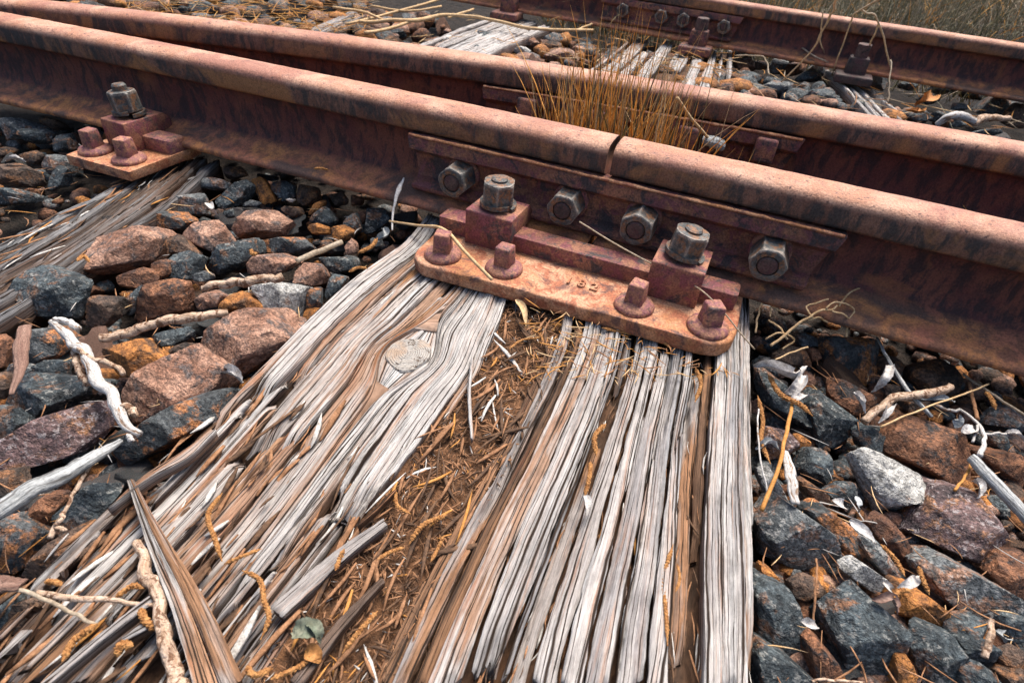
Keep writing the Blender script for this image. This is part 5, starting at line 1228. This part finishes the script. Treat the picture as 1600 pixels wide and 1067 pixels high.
CK = [
 ([(618, 766), (621, 790), (642, 803)], 9, 'hooked yellow catkin at the left rim of the dirt-filled hollow'),
 ([(698, 804), (656, 825), (639, 850)], 10, 'yellow catkin in the middle of the dirt-filled hollow'),
 ([(694, 836), (685, 855), (673, 877)], 8, 'short catkin at the right rim of the dirt-filled hollow'),
 ([(632, 855), (610, 862), (590, 874)], 7, 'thin catkin just below the middle one in the hollow'),
 ([(590, 954), (562, 985), (535, 1020)], 10, 'catkin at the lower end of the dirt-filled hollow'),
 ([(538, 857), (531, 872), (524, 891)], 8, 'greyish catkin lying on the white strip left of the hollow'),
 ([(347, 770), (326, 801), (336, 843), (347, 877)], 9, 'long wavy catkin right of the long wood shard'),
 ([(350, 881), (380, 868), (409, 857)], 8, 'straight catkin stem pointing right from the wavy catkin'),
 ([(378, 891), (402, 902), (413, 940), (420, 967), (407, 999)], 9, 'longest arched catkin above the green leaf'),
 ([(180, 933), (208, 915), (225, 919)], 11, 'arched catkin left of the bark-covered stick'),
 ([(218, 950), (229, 971), (246, 985)], 12, 'thick bright catkin touching the bark-covered stick'),
 ([(153, 974), (114, 1002), (97, 1033)], 12, 'fat orange catkin at the end of the thin straight twig'),
 ([(184, 1026), (187, 1009), (208, 1009)], 12, 'curled catkin near the bottom left edge'),
 ([(385, 1040), (395, 1054), (427, 1044)], 11, 'hooked catkin at the bottom edge left of the leaf'),
 ([(423, 1061), (479, 1033), (492, 1020)], 11, 'orange catkin at the bottom edge below the leaf'),
 ([(69, 909), (82, 908), (97, 914)], 8, 'small catkin on the dark brown stone at lower left'),
 ([(208, 961), (190, 970), (173, 985)], 9, 'brownish catkin between the jointed twig and the fat catkin'),
 ([(954, 555), (952, 575), (945, 590)], 6, 'small thin catkin in the crack below the long plate'),
 ([(947, 662), (930, 680), (932, 712)], 11, 'yellow folded catkin in the middle sleeper crack'),
 ([(923, 721), (920, 750), (913, 777)], 8, 'straight catkin below the folded one in the middle crack'),
 ([(1052, 850), (1037, 905), (1041, 960), (1043, 1009)], 8, 'long catkin in the right hand sleeper crack'),
 ([(1058, 880), (1062, 905), (1055, 925)], 7, 'short curled catkin in the right hand sleeper crack'),
 ([(1087, 575), (1095, 600), (1086, 628)], 8, 'catkin in the right crack just below the long plate'),
 ([(1184, 618), (1192, 655), (1190, 690), (1204, 725)], 9, 'orange catkin between sleeper edge and sloping dark slab'),
 ([(1200, 585), (1225, 620), (1250, 632), (1270, 650)], 9, 'orange catkin lying on the sloping dark slab'),
 ([(1435, 884), (1442, 905), (1452, 929)], 8, 'catkin on the left end of the long slate grey stone'),
 ([(1397, 933), (1408, 922), (1425, 922)], 7, 'catkin curled along the edge of the orange stone'),
 ([(1376, 850), (1398, 872), (1414, 900)], 7, 'dark catkin along the long narrow grey stone'),
 ([(1540, 612), (1550, 625), (1556, 640)], 8, 'orange catkin in the shade under the right rail'),
 ([(940, 512), (975, 520), (1010, 522)], 6, 'pale catkin hanging along the front of the long plate'),
 ([(1005, 528), (1030, 532), (1050, 545)], 5, 'thin pale catkin below the right part of the long plate'),
 ([(830, 515), (845, 525), (850, 540)], 5, 'curled catkin at the top of the dirt-filled hollow'),
 ([(795, 545), (820, 530), (850, 528)], 5, 'pale arched catkin at the top of the dirt-filled hollow'),
 ([(560, 395), (580, 385), (590, 372)], 7, 'catkin on the stones beside the upper sleeper corner'),
 ([(545, 425), (560, 418), (575, 420)], 6, 'small catkin on the dark stone by the sleeper edge'),
 ([(120, 408), (130, 400), (140, 410)], 7, 'small curled catkin beside the broad pinkish stone'),
 ([(392, 390), (396, 397), (403, 396)], 7, 'tiny catkin on the slate blue stone'),
 ([(490, 264), (500, 263), (514, 266)], 5, 'tiny pale catkin lying on the rail foot'),
]
for i, (pts, w, lab) in enumerate(CK):
    x, y = pts[0]
    z = .052 if lab.startswith('tiny pale') else .012 if x < 600 or x > 1180 else .004
    if 'stone' in lab or 'slab' in lab: z = .02 if x < 620 else .004
    catkin(pts, w, lab, z, i)

# ------------------------------------------------------------------ leaves
def leaf(pts, w, mat, label, curl=.35, seed=0, twist=.5, name='leaf'):
    """curled leaf blade along a path, w: widest width in photograph pixels"""
    P = px_path(pts); d = np.linalg.norm(P.mean(0)-CAM); hw = w/2*d/FPX; n, m = 22, 7
    C = smooth_path(P, n); T = np.gradient(C, axis=0); T /= np.linalg.norm(T, axis=1)[:, None]
    X = np.cross(T, (0, 0, 1.)); X /= np.linalg.norm(X, axis=1)[:, None]; Y = np.cross(X, T)
    t = np.linspace(0, 1, n); prof = np.sin(np.pi*np.clip(t, .02, .98)**.8)**.8; rs = np.random.RandomState(seed)
    ph = twist*(t-.5)*3+rs.uniform(-.4, .4)
    s = np.linspace(-1, 1, m); V = []
    for i in range(n):
        x = X[i]*math.cos(ph[i])+Y[i]*math.sin(ph[i]); y = np.cross(x, T[i])
        for k in range(m): V.append(C[i]+x*s[k]*hw*prof[i]*math.cos(curl*s[k])+y*hw*prof[i]*(curl*1.6*s[k]**2)+y*hw*.08*rs.normal())
    V = np.array(V); F = grid_faces(m, n)
    bot = V-np.array([0, 0, .0006]); k = len(V)
    o = part(name, np.r_[V, bot], np.r_[F, F[:, ::-1]+k], mat); tag(o, label, 'leaf', 'fallen leaves'); return o
GREYLEAF = simple('grey_leaf', (.20, .21, .21), (.42, .43, .43), 110, .7, .5)
BROWNLEAF = simple('brown_leaf', (.16, .09, .07), (.30, .2, .16), 90, .7, .5)
LEAVES = [
 ([(458, 985, .014), (480, 985, .020), (502, 995, .016)], 30, GREENLEAF, 'grey-green leaf lying on the lower part of the big sleeper', .3, .3),
 ([(480, 972, .014), (495, 985, .022), (500, 1005, .012)], 18, GREENLEAF, 'second narrow green leaf beside the grey-green one on the sleeper', .4, .2),
 ([(478, 1014, .010), (492, 1022, .012), (500, 1035, .008)], 22, ORLEAF, 'small bright orange leaf below the grey-green leaf', .3, .2),
 ([(1178, 570, .0), (1205, 572, .012), (1235, 590, .012), (1262, 572, .0)], 20, DRYLEAF, 'big curled whitish leaf at the right sleeper corner below the root twig', .8, 1.2),
 ([(1225, 612, .0), (1245, 600, .01), (1262, 588, .012)], 22, DRYLEAF, 'white curled leaf tip beside the sloping slab', .7, .9),
 ([(1232, 628, .0), (1250, 622, .004), (1265, 618, .0)], 16, DRYLEAF, 'small white leaf under the curled ones', .5, .5),
 ([(1362, 612, .0), (1378, 590, .02), (1398, 570, .02)], 15, DRYLEAF, 'white pointed leaf right of the orange patched stone', .6, 1.0),
 ([(1337, 612, .01), (1345, 630, .012), (1352, 645, .006)], 12, DRYLEAF, 'white twisted leaf on the brown stone', .6, .9),
 ([(1372, 660, .0), (1385, 640, .01), (1402, 631, .006)], 12, DRYLEAF, 'pale leaf under the broken bark stick', .6, .9),
 ([(1436, 622, .004), (1465, 620, .008), (1492, 628, .0)], 11, GREYLEAF, 'grey narrow leaf right of the broken bark stick', .4, .4),
 ([(1492, 668, -.004), (1498, 655, .004), (1500, 648, .01)], 12, GREYLEAF, 'grey upright leaf above the big angular rust stone', .3, .4),
 ([(1502, 674, .0), (1520, 672, .004), (1526, 678, .0)], 14, DRYLEAF, 'pale squarish leaf at the right above the rust stone', .3, .3),
 ([(1570, 676, .0), (1590, 680, .004), (1602, 690, .0)], 11, DRYLEAF, 'pale leaf at the right picture edge', .5, .5),
 ([(1524, 750, .0), (1532, 762, .006), (1528, 778, .0)], 11, DRYLEAF, 'white curled leaf left of the grey stick', .6, .8),
 ([(1302, 780, .0), (1312, 785, .004), (1322, 798, -.01)], 13, DRYLEAF, 'small white triangular leaf left of the pale grey wedge', .3, .3),
 ([(1338, 775, -.005), (1342, 790, -.002), (1342, 800, -.01)], 9, GREYLEAF, 'tiny grey leaf in the gap beside the pale grey wedge', .3, .3),
 ([(1328, 812, .0), (1350, 830, .0), (1368, 848, -.005)], 14, DRYLEAF, 'white leaf between the dark sloping and the leaning rust stone', .3, .3),
 ([(1402, 918, -.005), (1420, 912, .0), (1438, 900, -.005)], 13, DRYLEAF, 'pale torn leaf left of the long slate grey stone', .4, .5),
 ([(1382, 908, -.005), (1390, 918, .0), (1394, 930, -.01)], 9, DRYLEAF, 'small white pointed leaf at the tip of the narrow grey stone', .5, .5),
 ([(1252, 970, -.01), (1265, 975, .0), (1280, 982, -.01)], 13, DRYLEAF, 'white leaf in the gap beside the tall black stone', .5, .5),
 ([(1362, 935, .0), (1395, 938, .004), (1402, 960, .0)], 14, BROWNLEAF, 'brown curled leaf above the flat-topped dark stone', .6, .6),
 ([(1552, 985, -.005), (1565, 992, .0), (1572, 1003, -.01)], 15, GREYLEAF, 'grey torn leaf beside the short upright twig stub', .4, .5),
 ([(1180, 700, .0), (1200, 692, .008), (1218, 702, .0)], 12, GREYLEAF, 'grey looped leaf at the right sleeper edge', .8, 1.0),
 ([(352, 578, .004), (366, 585, .01), (378, 598, .0)], 18, DRYLEAF, 'pale curled leaf in the gap below the pinkish grey slab', .7, .5),
 ([(158, 615, .0), (165, 606, .01), (170, 600, .0)], 14, DRYLEAF, 'white leaf scrap beside the bleached branch', .5, .5),
 ([(328, 318, .0), (332, 330, .01), (340, 336, .0)], 12, DRYLEAF, 'white leaf left of the angular orange-topped stone', .5, .3),
 ([(448, 312, .0), (456, 316, .004), (462, 312, .0)], 9, DRYLEAF, 'white leaf under the rail foot by the brown stone', .5, .3),
 ([(10, 252, .0), (24, 248, .006), (40, 253, .0)], 9, DRYLEAF, 'white leaf scrap on the dark stone at the far left', .5, .3),
 ([(586, 375, .0), (600, 370, .008), (602, 355, .006)], 14, GREYLEAF, 'grey dry leaf at the upper left corner of the big sleeper', .8, .8),
 ([(912, 775, .006), (916, 785, .010), (916, 805, .006)], 15, DRYLEAF, 'white shell-like flake in the middle sleeper crack', .6, .2),
 ([(806, 468, .014), (817, 480, .016), (822, 510, .004)], 11, TAN, 'tan narrow leaf poking out below the long plate', .3, .3),
 ([(1432, 165, .03), (1445, 158, .05), (1462, 152, .04)], 16, ORLEAF, 'orange leaf litter heap on the crumbling far sleeper', .5, .5),
 ([(1415, 172, .03), (1432, 176, .04), (1445, 170, .03)], 11, ORLEAF, 'orange leaf under the leaf heap behind the second rail', .5, .5),
]
for i, (pts, w, m, lab, c, tw) in enumerate(LEAVES): leaf(pts, w, m, lab, c, i+3, tw)

# ------------------------------------------------------------------ grass
def blades(name, spots, mats, seed, label, cat, kind=None, wid=.0016, lean=.35, probs=None):
    rs = np.random.RandomState(seed); n = 7; B = np.asarray(spots, float); N = len(B)
    a = rs.uniform(0, 6.28, N); b = np.c_[np.cos(a), np.sin(a), np.zeros(N)]; ln = np.abs(rs.normal(0, lean, N)); w = wid*rs.uniform(.6, 1.3, N)
    wa = rs.uniform(0, 6.28, N); wv = np.c_[np.cos(wa), np.sin(wa), np.zeros(N)]*w[:, None]; dr = rs.uniform(0, .35, N)*ln; h = B[:, 3]
    t = np.linspace(0, 1, n)
    hor = h[:, None]*(ln[:, None]*t+dr[:, None]*t**3); ver = h[:, None]*(t-.45*np.minimum(ln, 1.6)[:, None]*t*t)
    c = B[:, None, :3]+b[:, None]*hor[..., None]+np.array([0, 0, 1.])*ver[..., None]
    q = wv[:, None]*(1-t**2*.9)[None, :, None]; e = np.c_[wv[:, 1], -wv[:, 0], np.zeros(N)][:, None]*.5*(1-t*.9)[None, :, None]
    V = np.stack([c-q, c+e, c+q, c-e], 2).reshape(-1, 3)
    f0 = np.array([(4*k-4+s, 4*k-4+(s+1) % 4, 4*k+(s+1) % 4, 4*k+s) for k in range(1, n) for s in range(4)])
    F = (np.arange(N)[:, None, None]*4*n+f0[None]).reshape(-1, 4)
    o = part(name, V, F, mats[0])
    for m in mats[1:]: o.data.materials.append(m)
    o.data.polygons.foreach_set('material_index', np.repeat(rs.choice(len(mats), N, p=probs), 4*(n-1)).astype(np.int32)); tag(o, label, cat, None, kind); return o
rs = np.random.RandomState(77)
sp = []
for i in range(330):
    x = rs.uniform(-.155, .065)+rs.normal(0, .015); y = .165+rs.normal(0, .022); sp.append((x, y, -.01, rs.uniform(.17, .345)*(1-.30*min(1, abs(x+.045)/.15))))
blades('grass_tuft', sp, [DRYGRASS, TAN, GREENGRASS], 3, 'orange dry grass tuft growing between the two near rails', 'grass tuft', None, .0015, .22, [.66, .18, .16])
sp = [(rs.normal(-.01, .05), .17+rs.normal(0, .03), -.01, rs.uniform(.22, .34)) for i in range(9)]
blades('grass_tuft', sp, [TAN, GREENGRASS], 4, 'few tall thin grass stems rising above the orange tuft', 'grass tuft', None, .0012, .12)
sp = [(rs.normal(.12, .05), .17+rs.normal(0, .03), -.01, rs.uniform(.12, .20)) for i in range(16)]
blades('grass_tuft', sp, [DRYGRASS, GREENGRASS], 5, 'sparse thin grass at the right side of the orange tuft', 'grass tuft', None, .001, .3)
sp = []
for i in range(3):
    sp.append((rs.uniform(.52, .58), .16, 0, rs.uniform(.08, .13)))
blades('grass_tuft', sp, [TAN, DRYGRASS], 6, 'three short dry stalks between the rails near the right edge', 'grass tuft', None, .001, .3)
# the grown verge beyond the farthest rail
sp = []
while len(sp) < 9000:
    px, py = rs.uniform(850, 1750), rs.uniform(-120, 60); C = U(px, py, 0)
    if C[1] < float(Y3(C[0]))+.10 or C[1] > 6.5: continue
    sp.append((C[0], C[1], -.03, rs.uniform(.10, .30)))
for i in range(2500):
    x = rs.uniform(-.3, 3.4); sp.append((x, float(Y3(x))+.10+abs(rs.normal(0, .25)), -.03, rs.uniform(.06, .20)))
blades('grass', sp, [OLIVE, GREENGRASS, DRYGRASS, STRAW], 9, 'grey-green matted grass on the verge beyond the farthest rail', 'grass', 'stuff', .0022, .75, [.60, .18, .08, .14])
# straw and needle litter
def litter(n, box, z, seed, name, label, lmin, lmax, w, cond=None, mats=None, probs=None, up=.1):
    rs = np.random.RandomState(seed); pts = []
    while len(pts) < n:
        C = U(rs.uniform(box[0], box[2]), rs.uniform(box[1], box[3]), z)
        if cond and not cond(C): continue
        pts.append((C[0], C[1], z+rs.uniform(0, .02)))
    o = splinters(None, n, None, None, None, None, seed, lmin, lmax, w*.6, w, .5, name, mats, pts, probs)
    tag(o, label, 'litter', None, 'stuff')
bt = lambda C: float(Y2(C[0]))+.06 < C[1] < float(Y3(C[0]))-.05
litter(750, (200, -20, 580, 60), .01, 51, 'straw_litter', 'orange straw and dry twigs at the top left behind the second rail', .04, .16, .0014, bt, [CHIPS[3], TAN, DRYGRASS, STRAW], [.42, .16, .36, .06])
litter(330, (560, -10, 1600, 210), .01, 52, 'straw_litter', 'dry straw bits strewn over the far ballast', .03, .13, .0018, bt, [TAN, STRAW, CHIPS[3], CHIPS[0]], [.35, .3, .15, .2])
litter(150, (880, 60, 1160, 140), .03, 53, 'straw_litter', 'orange needles lying on the broken bleached far sleeper', .03, .10, .0018, bt, [CHIPS[3], TAN, CHIPS[0]], [.5, .3, .2])
lf = lambda C: C[1] < float(Y1(C[0]))-.07 and not inside_sleeper(C[0], C[1])
litter(240, (-40, 190, 620, 900), -.025, 54, 'needle_litter', 'fine needles and bark bits between the left ballast stones', .012, .055, .0009, lf, [CHIPS[3], TAN, CHIPS[0], BLEACH], [.08, .16, .6, .16])
litter(200, (1185, 470, 1640, 1080), -.035, 55, 'needle_litter', 'fine needles and bark bits between the right ballast stones', .012, .055, .0009, lf, [CHIPS[3], TAN, CHIPS[0], BLEACH], [.05, .14, .65, .16])
litter(260, (820, 470, 1180, 600), -.006, 56, 'needle_litter', 'thin needles caught in the sleeper cracks below the long plate', .01, .035, .0009, lambda C: C[1] < -.2, [CHIPS[3], TAN, CHIPS[0]], [.4, .3, .3])
